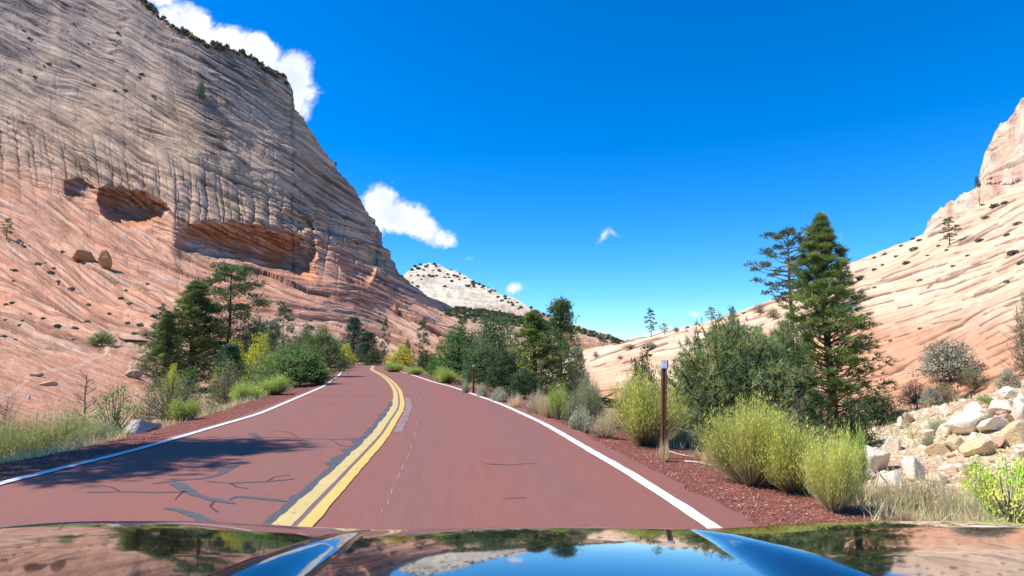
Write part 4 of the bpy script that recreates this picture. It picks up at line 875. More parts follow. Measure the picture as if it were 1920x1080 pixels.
PLANTS = [
 # --- left verge, near to far
 ('feathery_shrub', 'wide feathery grey-green shrub at the left edge of the road shadow', 112, 12.8, 752, 215),
 ('feathery_shrub', 'dark feathery shrub cut by the left edge of the photo', 10, 11.8, 762, 120),
 ('grey_rabbitbrush', 'low grey brush joining the feathery shrub to the pale rock', 190, 12.6, 788, 110),
 ('bare_shrub', 'bare purple-grey shrub behind the feathery shrub at far left', 18, 15.0, 752, 90),
 ('dead_tree', 'small dead leafless tree standing against orange slickrock', 163, 22.0, 696, 60),
 ('small_ash', 'slender green sapling with several thin stems beside the pale rock', 222, 14.6, 712, 78),
 ('olive_shrub', 'big rounded olive shrub right of the slender sapling', 325, 17.5, 690, 130),
 ('bare_shrub', 'purplish twiggy shrub at the foot of the olive shrub', 285, 16.0, 745, 80),
 ('green_rabbitbrush', 'bright green rabbitbrush in front of the big olive shrub', 350, 15.0, 741, 68),
 ('yellow_bush', 'small yellow bush under the tallest left pines', 325, 34.0, 681, 40), ('small_ash', 'green sapling beside the small yellow bush under the pines', 355, 34.0, 678, 45),
 ('dense_pine', 'full conical pine, left one of the tall pair left of the road', 358, 60.0, 527, 150),
 ('open_pine', 'tallest pine left of the road with open clumped crown', 424, 63.0, 496, 118),
 ('dense_pine', 'shorter dark pine hugging the left side of the conical pine', 308, 57.0, 583, 84),
 ('sparse_pine', 'tiny pine on the rock ledge left of the pine group', 297, 84.0, 573, 30),
 ('dark_fir', 'low dark fir under the tallest left pine', 430, 46.0, 645, 80),
 ('juniper', 'rounded juniper right of the tallest left pine', 480, 80.0, 590, 60), ('grey_shrub', 'pale silvery shrub tucked beside the tallest left pine', 458, 62.0, 607, 26),
 ('sparse_pine', 'gnarled dark juniper above the roadside thicket', 528, 76.0, 572, 62), ('juniper', 'grey-green juniper under the gnarled one', 508, 72.0, 594, 60),
 ('yellow_bush', 'yellow bush behind the trunk of the tallest left pine', 440, 50.0, 636, 74), ('yellow_bush', 'yellow-leaved bush at the left end of the green thicket', 486, 47.0, 624, 78),
 ('brown_bush', 'reddish-brown twiggy bush below the yellow-leaved bush', 500, 44.0, 645, 76),
 ('olive_shrub', 'light green bush in the middle of the left thicket', 535, 49.0, 619, 84), ('olive_shrub', 'olive bush on the bank below the dark fir', 428, 31.0, 668, 84),
 ('leafy_oak', 'bright green leafy oak shrub nearest the road on the left', 545, 31.0, 642, 158), ('leafy_oak', 'dark green oak shrub at the right end of the left thicket', 603, 42.0, 609, 96),
 ('leafy_oak', 'green oak crown rising behind the bright green shrub', 572, 56.0, 604, 64), ('brown_bush', 'grey-brown brush between the green thicket bushes', 562, 50.0, 618, 56),
 ('dark_bush', 'dark low bush under the bright green oak shrub', 585, 31.0, 668, 60),
 ('green_rabbitbrush', 'pale green rabbitbrush below the leafy oak shrub', 462, 22.5, 712, 76), ('green_rabbitbrush', 'yellowish rabbitbrush beside the pale green one on the left bank', 517, 24.0, 698, 74),
 ('green_rabbitbrush', 'small yellow rabbitbrush where the left thicket meets the road', 600, 31.5, 677, 34),
 ('yellow_bush', 'yellow-green bush at the far left bend of the road', 648, 74.0, 643, 40), ('olive_shrub', 'pale olive brush at the left bend near the white line', 645, 60.0, 664, 38),
 ('dark_fir', 'dark fir beside the road where it disappears', 662, 98.0, 594, 58), ('dark_fir', 'lower dark fir right of the tall dark fir', 688, 94.0, 622, 64), ('dark_bush', 'black-green bush where the road disappears', 700, 90.0, 650, 36),
 ('sparse_pine', 'thin pine on the slickrock beyond the road end', 720, 140.0, 601, 20), ('sparse_pine', 'sparse pine with bare lower trunk above the yellow bush', 792, 150.0, 599, 30), ('juniper', 'small round juniper left of the sparse pine', 763, 140.0, 631, 18),
 ('sparse_pine', 'small dark pine at the foot of the mesa above the leafy trees', 864, 180.0, 600, 18),
 # --- right verge, far to near
 ('yellow_bush', 'round yellow bush right of the road bend', 753, 72.0, 645, 64), ('green_rabbitbrush', 'pale scrub under the round yellow bush', 738, 54.0, 677, 46), ('green_rabbitbrush', 'pale roadside scrub right of the round yellow bush', 778, 47.0, 686, 40),
 ('dark_bush', 'dark bush between yellow bush and green tree', 800, 58.0, 655, 54), ('leafy_oak', 'grey-green shrub in front of the leafy tree', 822, 46.0, 662, 50),
 ('green_tree', 'bright green leafy tree right of the road', 860, 42.0, 606, 108), ('dark_tree', 'taller dark leafy tree behind the bright green one', 925, 50.0, 578, 132), ('dark_tree', 'dark leafy thicket behind the far marker post', 905, 33.0, 634, 92),
 ('green_rabbitbrush', 'green roadside brush in front of the bright green tree', 835, 33.0, 686, 58), ('dark_bush', 'dense dark bush right of the far marker post', 945, 26.0, 650, 84), ('brown_bush', 'brown brush between the dark leafy tree and the pine', 965, 46.0, 622, 90),
 ('dense_pine', 'bushy pine right of the dark leafy trees', 1003, 26.5, 582, 138), ('broad_pine', 'taller pine behind the bushy pine', 1053, 36.0, 561, 104), ('dark_bush', 'dark undergrowth at the foot of the bushy pine', 985, 22.5, 690, 90),
 ('brown_bush', 'brown bush right of the two pines', 1084, 35.0, 656, 60), ('brown_bush', 'dark brown bush at the edge of the pale slab', 1100, 29.0, 685, 44), ('grey_shrub', 'pale bush on the slope right of the taller pine', 1082, 58.0, 626, 46),
 ('sage_tuft', 'silvery sage tuft beside the far marker post', 874, 24.0, 711, 24), ('sage_tuft', 'silvery sage tuft right of the far marker post', 903, 22.0, 716, 34), ('sage_tuft', 'larger silvery sage below the dark bush', 935, 19.5, 724, 44),
 ('straw_tuft', 'straw tuft at the roadside below the bushy pine', 965, 17.5, 722, 40), ('dry_weeds', 'pale dry weeds under the bushy pine', 1008, 15.6, 722, 56), ('straw_tuft', 'tall straw tuft left of the small green rabbitbrush', 1022, 15.0, 716, 36),
 ('green_rabbitbrush', 'small green rabbitbrush left of the twiggy grey shrub', 1047, 14.6, 714, 46),
 ('grey_rabbitbrush', 'twiggy grey shrub between the pines and the yellow rabbitbrush', 1096, 13.4, 703, 96), ('sage_tuft', 'grey sage at the foot of the twiggy grey shrub', 1090, 12.2, 758, 56), ('dry_weeds', 'pale weeds left of the big rabbitbrush', 1130, 11.4, 762, 60),
 ('rabbitbrush', 'yellow-green rabbitbrush left of the near marker post', 1208, 10.7, 686, 170),
 ('dark_bush', 'dark shrub showing above the left rabbitbrush', 1206, 17.0, 648, 78),
 ('mounded_pine', 'broad low mounded pine between the marker post and the tall pine', 1375, 15.5, 586, 292),
 ('grey_rabbitbrush', 'grey brush under the mounded pine behind the post', 1285, 10.6, 800, 80),
 ('rabbitbrush', 'largest yellow-green rabbitbrush right of the marker post', 1402, 7.5, 737, 215), ('rabbitbrush', 'rabbitbrush in front of the tall pine', 1480, 7.1, 772, 165),
 ('rabbitbrush', 'nearest rabbitbrush at the gravel edge, with bare woody base', 1548, 6.2, 800, 135), ('green_rabbitbrush', 'upright green shoots rising right of the nearest rabbitbrush', 1590, 8.2, 787, 64),
 ('tall_pine', 'tallest pine on the right with long tapered crown', 1556, 19.5, 399, 186),
 ('gnarled_pine', 'grey wind-shaped pine behind the tallest right pine', 1490, 44.0, 430, 135),
 ('dense_pine', 'young pine filling the gap below the tallest right pine', 1500, 15.0, 668, 110), ('mounded_pine', 'spreading pine branches low on the left of the tallest right pine', 1470, 18.0, 600, 120),
 ('leafless_bush', 'grey bare twigs sticking out above the rabbitbrush', 1492, 9.6, 722, 70),
 ('dark_bush', 'dark shaded bush right of the tallest pine', 1640, 17.0, 728, 92), ('dark_bush', 'low dark bush under the tallest pine', 1590, 15.0, 745, 80),
 ('juniper', 'juniper at the crest right of the tallest pine', 1590, 52.0, 490, 46),
 ('grey_shrub', 'large silvery shrub on the slickrock edge above the rubble', 1780, 21.0, 632, 112), ('olive_shrub', 'yellow-olive bush right of the silvery shrub', 1826, 19.5, 686, 62), ('olive_shrub', 'low olive bush left of the silvery shrub', 1715, 20.0, 708, 70),
 ('olive_shrub', 'low yellow-olive bush below the silvery shrub', 1768, 18.0, 716, 56), ('grey_shrub', 'purple-grey low shrub below the silvery shrub', 1742, 17.5, 722, 40), ('grey_shrub', 'small shrub at the upper edge of the rubble', 1890, 18.0, 688, 44),
 
 ('vine_bush', 'lime-green leafy bush in the lower right corner', 1872, 6.4, 842, 190), ('vine_bush', 'lime-green sprays rising left of the lower right bush', 1815, 7.0, 838, 70), ('vine_bush', 'lime-green bush cut by the right edge among boulders', 1925, 7.6, 812, 90),
 ('dry_weeds', 'pale dry weeds in front of the two white boulders', 1662, 6.6, 880, 90), ('dry_weeds', 'tall dry weeds in front of the boulder slope', 1722, 6.5, 868, 110), ('dry_weeds', 'dry weeds at the left of the lime-green bush', 1782, 6.2, 890, 100), ('dry_weeds', 'straw-coloured weeds beside the nearest rabbitbrush', 1612, 6.8, 905, 60),
 ('straw_tuft', 'curled straw leaves at the bottom of the lime-green bush', 1770, 5.6, 940, 100), ('straw_tuft', 'straw tuft at the hood line right of the weeds', 1840, 5.4, 948, 90), ('straw_tuft', 'straw tuft at the hood line below the dry weeds', 1690, 5.8, 940, 80),
 ('straw_tuft', 'straw tuft at the foot of the near marker post', 1240, 9.0, 803, 34), ('straw_tuft', 'straw tuft between the post and the largest rabbitbrush', 1322, 8.8, 826, 30), ('straw_tuft', 'dry tuft at the gravel edge below the largest rabbitbrush', 1385, 7.7, 872, 44),
 ('leafless_bush', 'leafless branch reaching in at the right edge', 1922, 15.0, 590, 100), ('olive_shrub', 'olive twigs at the right edge above the rubble', 1938, 15.0, 530, 64),
 # off to the left, casting the shadow over the road
 ('broad_pine', 'pine left of the frame whose shadow lies over the road', -660, 9.4, -470, 560),
 ('open_pine', 'second pine left of the frame shading the verge', -800, 8.1, -440, 480),
]
for p_ in PLANTS: plant(*p_[:6])
# skyline and slope trees, placed where their foot stands in view
for key, lab, px, b0, t0, wp in [
  ('sparse_pine', 'lone pine on the skyline right of the valley gap', 1221, 632, 579, 26), ('sparse_pine', 'small pine right of the lone skyline pine', 1246, 627, 606, 20), ('juniper', 'round bush on the crest right of the small skyline pine', 1268, 623, 613, 14),
  ('sparse_pine', 'thin pine on the crest behind the mounded pine', 1335, 606, 576, 26), ('juniper', 'dark juniper peeking over the mounded pine', 1374, 598, 572, 14), ('sparse_pine', 'lone bare-branched tree high on the right slickrock', 1781, 460, 408, 34),
  ('juniper', 'small juniper against the upper cliff', 1833, 352, 328, 10), ('sparse_pine', 'small pine on the left edge above the orange slickrock', 12, 448, 409, 26), ('juniper', 'dark tree on the upper mesa face', 376, 186, 152, 18), ('juniper', 'lone tree on the mesa flank skyline', 629, 312, 303, 7),
  ('leafy_oak', 'green bush on the orange slickrock bench', 190, 648, 620, 52), ('olive_shrub', 'bush at the right end of the slickrock bench', 273, 634, 614, 30), ('grey_shrub', 'grey bush at the foot of the slickrock near the pines', 268, 700, 680, 34),
  ('brown_bush', 'long brown shrub on the pale slab in the gap', 1182, 654, 643, 44), ('brown_bush', 'round brown shrub low on the pale slab', 1117, 670, 656, 18), ('olive_shrub', 'small green shrub on the pale slab', 1163, 674, 665, 14), ('grey_shrub', 'grey shrub high on the pale slab left of the pine', 1220, 655, 640, 30), ('sage_tuft', 'grey-green sage tuft among the white boulders', 1762, 812, 784, 52), ('sage_tuft', 'small grey tuft below the sage among the boulders', 1745, 836, 812, 36), ('green_rabbitbrush', 'small green tuft at the top of the white rubble', 1848, 764, 738, 34), ('brown_bush', 'brown juniper right of the mounded pine crest', 1425, 590, 566, 34), ('olive_shrub', 'olive bush on the slab behind the mounded pine', 1450, 600, 574, 30)]:
    plant_hit(key, lab, px, b0, t0, wp)

# small slope shrubs: one light mesh, copied
def dot_mesh(name, seed, n, cols, size=.16):
    g = np.random.default_rng(seed); q = unit(g.normal(size=(n, 3))) * g.uniform(.5, 1, (n, 1)) * np.array([.5, .5, .42]); q[:, 2] = np.abs(q[:, 2]) + .08
    q[:, :2] *= (1 + .3 * np.sin(np.arctan2(q[:, 1], q[:, 0]) * 3 + seed))[:, None]
    cc = np.array(cols)[g.integers(0, len(cols), n)]
    V, Fc, c = leaves(q, q, size, cc, g); return mesh_np(name, V, Fc, LEAF, col=c)
DOTS = [dot_mesh('scrub_a', 51, 150, [(.13, .125, .07), (.11, .105, .06), (.17, .14, .09)]), dot_mesh('scrub_b', 52, 150, [(.14, .12, .09), (.10, .09, .065), (.12, .12, .08)]), dot_mesh('scrub_c', 53, 150, [(.05, .075, .035), (.065, .09, .04)])]
def dot(px, py, w_, k, label, cat, group, name='scrub_bush', tall=1.0, on=None):
    p = hit(px, py, on)
    if p is None: return
    o = link(name, DOTS[k]); s_ = w_ * p.y / F_PX; o.scale = (s_, s_, s_ * tall); o.location = p - Vector((0, 0, .08 * s_)); o.rotation_euler = (0, 0, px % 6.28)
    tag(o, label, cat, group)
def word(x, cuts, words): return words[int(np.searchsorted(cuts, x))]
G1 = 'small shrubs dotted over the right slickrock'
for i, (px, py, w_) in enumerate([(1714, 469, 16), (1700, 495, 14), (1613, 523, 16), (1724, 452, 10), (1787, 500, 9), (1837, 453, 14), (1725, 527, 10), (1900, 477, 20), (1914, 495, 14), (1888, 442, 12), (1909, 421, 14), (1866, 389, 18), (1883, 382, 12), (1849, 410, 12), (1888, 529, 10), (1640, 507, 10), (1680, 482, 9), (1690, 462, 8), (1655, 498, 8), (1775, 470, 8), (1815, 480, 8), (1760, 462, 8), (1740, 480, 7), (1570, 560, 12), (1640, 540, 8), (1600, 545, 8), (1540, 560, 9), (1350, 602, 8), (1395, 588, 8), (1290, 615, 8), (1330, 628, 12), (1220, 668, 10), (1205, 700, 12), (1540, 528, 8), (1670, 640, 8), (1725, 617, 8), (1575, 505, 12), (1660, 478, 9), (1712, 449, 9), (1800, 430, 7), (1843, 385, 8), (1640, 484, 8)]):
    dot(px, py, w_, i % 2, '%s %s shrub on the right slickrock %s' % (word(w_, [8.5, 12.5], ['tiny', 'small', 'larger']), ['olive', 'grey-brown'][i % 2], word(px, [1400, 1580, 1680, 1760, 1850], ['left of the mounded pine', 'behind the tallest pine', 'just right of the tallest pine', 'around the crest bend', 'near the lone high tree', 'under the upper cliff']) + word(py, [450, 480, 530, 600], [', highest band', ', upper band', ', middle band', ', lower band', ', lowest band'])), 'shrub', G1, on=('slickrock_slope',))
g = np.random.default_rng(77)
G2 = 'small shrubs dotted over the left slickrock'
def word(x, cuts, words): return words[int(np.searchsorted(cuts, x))]
for i in range(72):
    px = g.uniform(0, 300) if i < 50 else g.uniform(430, 800); py = (g.uniform(430, 640) if i < 50 else g.uniform(545, 640)); 
    if px > 90 and py < 400 + px * .35: continue
    w__ = g.uniform(5, 13); k__ = int(g.integers(0, 3)); dot(px, py, w__, k__, '%s %s bush %s' % (word(w__, [8, 10.5], ['tiny', 'small', 'larger']), ['olive', 'grey-brown', 'dark green'][k__], (word(px, [75, 150, 225], ['at the far left edge', 'left of the orange knobs', 'below the orange knobs', 'right of the orange knobs']) + word(py, [500, 570], [' near the cliff foot', ' halfway up the left slickrock', ' above the pale seam'])) if px < 300 else word(px, [560, 690], ['under the big alcove behind the pines', 'on the pink slope above the road bend', 'on the mesa toe right of the road end'])), 'shrub', G2, on=('sandstone_mesa',))
G3 = 'trees along the mesa rim'
for i in range(52):
    px = 262 + 280 * ((i + g.uniform(0, 1)) / 52); py = float(m_sky(px)) + g.uniform(-1, 9)
    w__ = g.uniform(6, 13); dot(px, py + 2, w__, 2, '%s dark tree on the mesa rim %s' % (word(w__, [8, 10.5], ['tiny', 'small', 'larger']), word(px, [310, 370, 430, 490], ['where the rim leaves the photo top', 'against the upper end of the cloud', 'above the varnished patch', 'on the orange cap rock', 'at the right shoulder'])), 'tree', G3, name='rim_tree', tall=g.uniform(1.0, 1.9), on=('sandstone_mesa',))
G5 = 'shrubs clinging to the upper mesa face'
for i in range(26):
    px = g.uniform(30, 480); py = g.uniform(20, 210)
    if py < m_sky(px) + 14: continue
    k__ = int(g.integers(0, 3)); dot(px, py, g.uniform(5, 10), k__, 'tiny %s shrub clinging to the mesa face %s' % (['olive', 'grey-brown', 'dark green'][k__], word(px, [120, 240, 360], ['at upper left', 'left of the middle', 'below the rim bend', 'beside the dark varnish streak']) + word(py, [110], [', high up', ', lower down'])), 'shrub', G5, on=('sandstone_mesa',))
G4 = 'trees dotted over the distant dome'
for i in range(115):
    px = 765 + 420 * g.uniform(0, 1) ** 1.4; top_ = float(d_sky(px)); py = top_ + 1 + abs(g.normal()) * (7 if px > 880 else 16)
    if px < 770 or py > 600 and px < 1000: continue
    top_ = float(top_)
    w__ = g.uniform(3.5, 7.5); k__ = 2 if g.random() < .75 else 1; dot(px, py, w__, k__, '%s %s tree %s of the white dome' % (word(w__, [4.8, 6.2], ['tiny', 'small', 'larger']), 'dark' if k__ == 2 else 'greyish', word(px, [800, 840, 900, 980, 1060], ['on the left shoulder', 'on the summit', 'right of the summit', 'on the upper right flank', 'on the lower right flank', 'on the far right tail']) + word(py - top_, [6, 14], [' skyline', ' under the skyline', ' low on the face'])), 'tree', G4, name='distant_tree', tall=g.uniform(.9, 1.6), on=('distant_dome',))
G6 = 'trees along the low ridge in the gap'
for i in range(40):
    px = g.uniform(1062, 1205); py = float(min(k_sky(px), d_sky(px) + 6)) + g.uniform(-1, 6)
    w__ = g.uniform(6, 13); dot(px, py, w__, 2 if i % 3 else 0, '%s %s bush on the gap ridge %s' % (word(w__, [8, 10.5], ['tiny', 'small', 'larger']), 'dark green' if i % 3 else 'olive', word(px, [1095, 1130, 1165], ['behind the tall middle pine', 'over the red ledges', 'at the middle of the notch', 'where it meets the pale slab'])), 'bush', G6, name='ridge_bush', tall=g.uniform(.8, 1.5), on=('red_ledges', 'distant_dome'))
# brush that reads as one mass on the rise
g = np.random.default_rng(88); Vs, Fs, Cs = [], [], []; o_ = 0
for i in range(900):
    px = g.uniform(835, 1075); py = float(h_sky(px)) + abs(g.normal()) * 13 - 1; p = hit(px, py, ('wooded_rise',))
    if p is None: continue
    s_ = g.uniform(5, 11) * p.y / F_PX; n = 34
    q = unit(g.normal(size=(n, 3))) * g.uniform(.5, 1, (n, 1)) * .5 * s_; q[:, 2] = np.abs(q[:, 2])
    V, Fc, c = leaves(q + np.array(p), q, s_ * .17, np.tile(np.array([(.045, .065, .03), (.06, .08, .035), (.035, .055, .028), (.09, .09, .05)])[i % 4], (n, 1)), g)
    Vs.append(V); Fs.append(Fc + o_); Cs.append(c); o_ += len(V)
tag(link('far_brush', mesh_np('far_brush', np.concatenate(Vs), np.concatenate(Fs), LEAF, col=np.concatenate(Cs))), 'dark brush covering the low rise before the distant dome', 'brush', kind='stuff')

# ------------------------------------------------------------------ ground cover: gravel, stones, dry grass
ICO_V = np.array([(0, 0, -1), (.72, -.53, -.45), (-.28, -.85, -.45), (-.89, 0, -.45), (-.28, .85, -.45), (.72, .53, -.45), (.28, -.85, .45), (-.72, -.53, .45), (-.72, .53, .45), (.28, .85, .45), (.89, 0, .45), (0, 0, 1)])
ICO_F = np.array([(0, 1, 2), (1, 0, 5), (0, 2, 3), (0, 3, 4), (0, 4, 5), (1, 5, 10), (2, 1, 6), (3, 2, 7), (4, 3, 8), (5, 4, 9), (1, 10, 6), (2, 6, 7), (3, 7, 8), (4, 8, 9), (5, 9, 10), (6, 10, 11), (7, 6, 11), (8, 7, 11), (9, 8, 11), (10, 9, 11)])
OCT_V = np.array([(1, 0, 0), (0, 1, 0), (-1, 0, 0), (0, -1, 0), (0, 0, .7), (0, 0, -.5)]); OCT_F = np.array([(0, 1, 4), (1, 2, 4), (2, 3, 4), (3, 0, 4), (1, 0, 5), (2, 1, 5), (3, 2, 5), (0, 3, 5)])
def scatter(name, pos, size, cols, mat, g, base=(OCT_V, OCT_F), flat_=.6):
    n = len(pos); bv, bf = base; k = len(bv)
    a = g.uniform(0, 6.28, n); ca, sa = np.cos(a), np.sin(a)
    s = size[:, None] * g.uniform(.6, 1.3, (n, 3)); s[:, 2] *= flat_
    v = bv[None] * s[:, None, :] * g.uniform(.75, 1.25, (n, k, 1))
    v = np.stack([v[..., 0] * ca[:, None] - v[..., 1] * sa[:, None], v[..., 0] * sa[:, None] + v[..., 1] * ca[:, None], v[..., 2]], -1) + pos[:, None]
    Fc = (bf[None] + (np.arange(n) * k)[:, None, None]).reshape(-1, 3); c = np.repeat(cols, k, 0)
    return link(name, mesh_np(name, v.reshape(-1, 3), Fc, mat, col=c))
STONE, t, b = new_mat('loose_stone', .9, .2)
at = t.nodes.new('ShaderNodeAttribute'); at.attribute_name = 'Col'; t.links.new(at.outputs['Color'], b.inputs['Base Color'])
def verge_points(n, ya, yb, side, l0, l1, g, pw=1.6):
    y_ = ya + (yb - ya) * g.uniform(0, 1, n) ** pw; s_ = np.interp(y_, RC[:, 1], st)
    cx, nx, ny = np.interp(s_, st, RC[:, 0]), np.interp(s_, st, RN[:, 0]), np.interp(s_, st, RN[:, 1]); W_ = np.interp(s_, st, WR if side > 0 else WL)
    off = side * (W_ + g.uniform(l0, l1, n)); x, y = cx + nx * off, y_ + ny * off; z = ground_height(x, y)[0]; return np.stack([x, y, z], 1)
g = np.random.default_rng(5)
ps = np.r_[verge_points(15000, 3.5, 22, 1, .35, 2.1, g, 1.5), verge_points(900, 3.5, 18, 1, .12, .5, g, 1.3), verge_points(2200, 20, 60, 1, .4, 1.7, g), verge_points(7000, 7, 30, -1, .15, 1.8, g), verge_points(1500, 28, 60, -1, .2, 1.6, g)]
pal = np.array([(.34, .125, .09), (.28, .095, .07), (.40, .17, .12), (.66, .46, .38), (.20, .07, .055)]); ci = g.choice(5, len(ps), p=[.34, .30, .2, .06, .10])
sz_ = g.uniform(.007, .019, len(ps)) * (1 + ps[:, 1] * .02)
tag(scatter('gravel', ps, sz_, pal[ci] * g.uniform(.8, 1.2, (len(ps), 1)), STONE, g), 'red and pale gravel chips strewn on both road verges', 'gravel', kind='stuff')
# straw and twig litter on the verges
pl2 = np.r_[verge_points(2600, 3.6, 16, 1, .6, 3.0, g, 1.3), verge_points(1500, 7, 26, -1, .4, 2.6, g)]; n = len(pl2); an = g.uniform(0, 6.28, n); Ls = g.uniform(.03, .16, n)
dl = np.stack([np.cos(an) * Ls, np.sin(an) * Ls, g.uniform(-.004, .02, n)], 1); sd = np.stack([-np.sin(an), np.cos(an), 0 * an], 1) * .003; p0 = pl2 + [0, 0, .012]
Vl = np.stack([p0 - sd, p0 + sd, p0 + dl], 1).reshape(-1, 3); cl = np.repeat(np.array([(.60, .46, .28), (.50, .36, .22), (.30, .18, .11)])[g.integers(0, 3, n)], 3, 0)
tag(link('litter', mesh_np('litter', Vl, np.arange(n * 3).reshape(-1, 3), STEM, col=cl)), 'dry straw and twig litter scattered on the gravel verges', 'litter', kind='stuff')
# pale stones in the wash and on the rubble slope
n = 9000; x = g.uniform(5.0, 16, n); y = g.uniform(4.5, 20, n); keep = (x > 4.9 + .10 * y + fbm(x, y, 3) * 1.4) & ((fbm(x / 1.4, y / 1.4, 77, 3) > -.15) | (g.random(n) < .25)); x, y = x[keep], y[keep]
z = ground_height(x, y)[0]; ps = np.stack([x, y, z], 1); pal = np.array([(.76, .62, .43), (.68, .50, .31), (.80, .68, .50), (.60, .40, .26)]); ci = g.choice(4, len(ps), p=[.35, .25, .25, .15])
tag(scatter('small_stones', ps, g.uniform(.02, .085, len(ps)) ** 1.0, pal[ci] * g.uniform(.85, 1.1, (len(ps), 1)), STONE, g, (ICO_V, ICO_F), .65), 'pale loose stones strewn between the boulders on the right', 'stones', kind='stuff')
# dry grass along both verges, denser in patches
def grass(name, pts, hgt, cols, label, per=7):
    n = len(pts) * per; P = np.repeat(pts, per, 0) + g.normal(size=(n, 3)) * np.array([.05, .05, 0]); h = np.repeat(hgt, per) * g.uniform(.5, 1.2, n)
    d = g.normal(size=(n, 3)) * .38; d[:, 2] = 1; tip = P + unit(d) * h[:, None]; ax = unit(np.cross(d, g.normal(size=(n, 3)))) * (.003 + .0004 * P[:, 1:2])
    V = np.stack([P - ax, P + ax, tip], 1).reshape(-1, 3); c = np.repeat(np.array(cols)[g.integers(0, len(cols), n)] * g.uniform(.75, 1.2, (n, 1)), 3, 0)
    return tag(link(name, mesh_np(name, V, np.arange(n * 3).reshape(-1, 3), STEM, col=c)), label, 'grass', kind='stuff')
a_ = np.r_[verge_points(2600, 5, 30, 1, 1.7, 4.5, g, 1.3), verge_points(2600, 28, 95, 1, 1.2, 5, g, 1.3), verge_points(2600, 7, 40, -1, 1.4, 5, g, 1.3), verge_points(2200, 38, 95, -1, 1.2, 5, g, 1.3)]
keep = fbm(a_[:, 0] / .9, a_[:, 1] / .9, 55, 3) > -.12; a_ = a_[keep]
grass('dry_grass', a_, g.uniform(.10, .34, len(a_)), [(.50, .40, .20), (.44, .34, .18), (.40, .38, .18), (.56, .48, .30), (.30, .32, .13)], 'dry straw grass growing along the outer edge of both verges')
xx = np.r_[g.uniform(6, 14, 1500), g.uniform(-30, -6, 2200)]; yy = np.r_[g.uniform(6, 24, 1500), g.uniform(10, 50, 2200)]; zz = ground_height(xx, yy)[0]; dd_ = ground_height(xx, yy)[2]
q = np.stack([xx, yy, zz], 1)[(dd_ > 2.5) & (fbm(xx / 2, yy / 2, 58, 3) > 0)]
grass('wash_grass', q, g.uniform(.10, .35, len(q)), [(.40, .36, .18), (.33, .32, .16), (.46, .38, .22), (.24, .26, .12)], 'patchy dry grass on the floor of the washes')

# ------------------------------------------------------------------ boulders
def boulder_mesh(name, seed, mat, cuts=13, col=(.66, .57, .44)):
    g = np.random.default_rng(seed); import bmesh
    bm = bmesh.new(); bmesh.ops.create_icosphere(bm, subdivisions=4, radius=1)
    pl_ = [(unit(g.normal(size=3)), g.uniform(.45, .82)) for _ in range(cuts)]
    V = np.array([v.co for v in bm.verts])
    for nrm, dd in pl_:
        k = V @ nrm - dd; V = V - np.clip(k, 0, None)[:, None] * nrm * 1.0
    V += (V * (fbm(V[:, 0] * 2.5 + seed, V[:, 1] * 2.5 + V[:, 2] * 2, seed, 4) * .10)[:, None]); V[:, 2] += .018 * np.sin(V[:, 2] * 26 + V[:, 0] * 3)
    for v, p in zip(bm.verts, V): v.co = p
    me = bpy.data.meshes.new(name); bm.to_mesh(me); bm.free(); me.materials.append(mat); me.polygons.foreach_set('use_smooth', np.ones(len(me.polygons), bool)); return me
BW = plain('white_boulder', (.82, .69, .50), .9, .15, var=.16, scale=2.4, bump=.7, bscale=9); BT = plain('tan_boulder', (.72, .53, .30), .9, .15, var=.2, scale=2.4, bump=.7, bscale=9)
BP = plain('pink_boulder', (.62, .38, .24), .9, .15, var=.22, scale=2.4, bump=.7, bscale=9); BD = plain('lichen_rock', (.55, .46, .38), .9, .15, var=.8, scale=9, bump=.8, bscale=12)
BM = {k: [boulder_mesh('boulder_' + k, 60 + i * 3 + j, m) for j in range(3)] for i, (k, m) in enumerate((('w', BW), ('t', BT), ('p', BP), ('d', BD)))}
def rock(px, Y, wpx, hpx, k, label, group=None, j=None, rot=None, dz=-.42, name='boulder', lift=0):
    a, _ = gn(px, 750.); x = float(a) * Y; z = zat(x, Y); o = link(name, BM[k][(int(px) + int(Y)) % 3 if j is None else j])
    w2, h2 = wpx * Y / F_PX / 2, hpx * Y / F_PX / 2; o.scale = (w2 * 1.15, w2 * 1.0, h2 * 1.2); o.location = (x, Y, z + h2 * (1 + dz) + lift); o.rotation_euler = (.2 * math.sin(px), .25 * math.cos(px * 1.7), rot if rot is not None else px % 6.28)
    return tag(o, label, 'boulder', group)
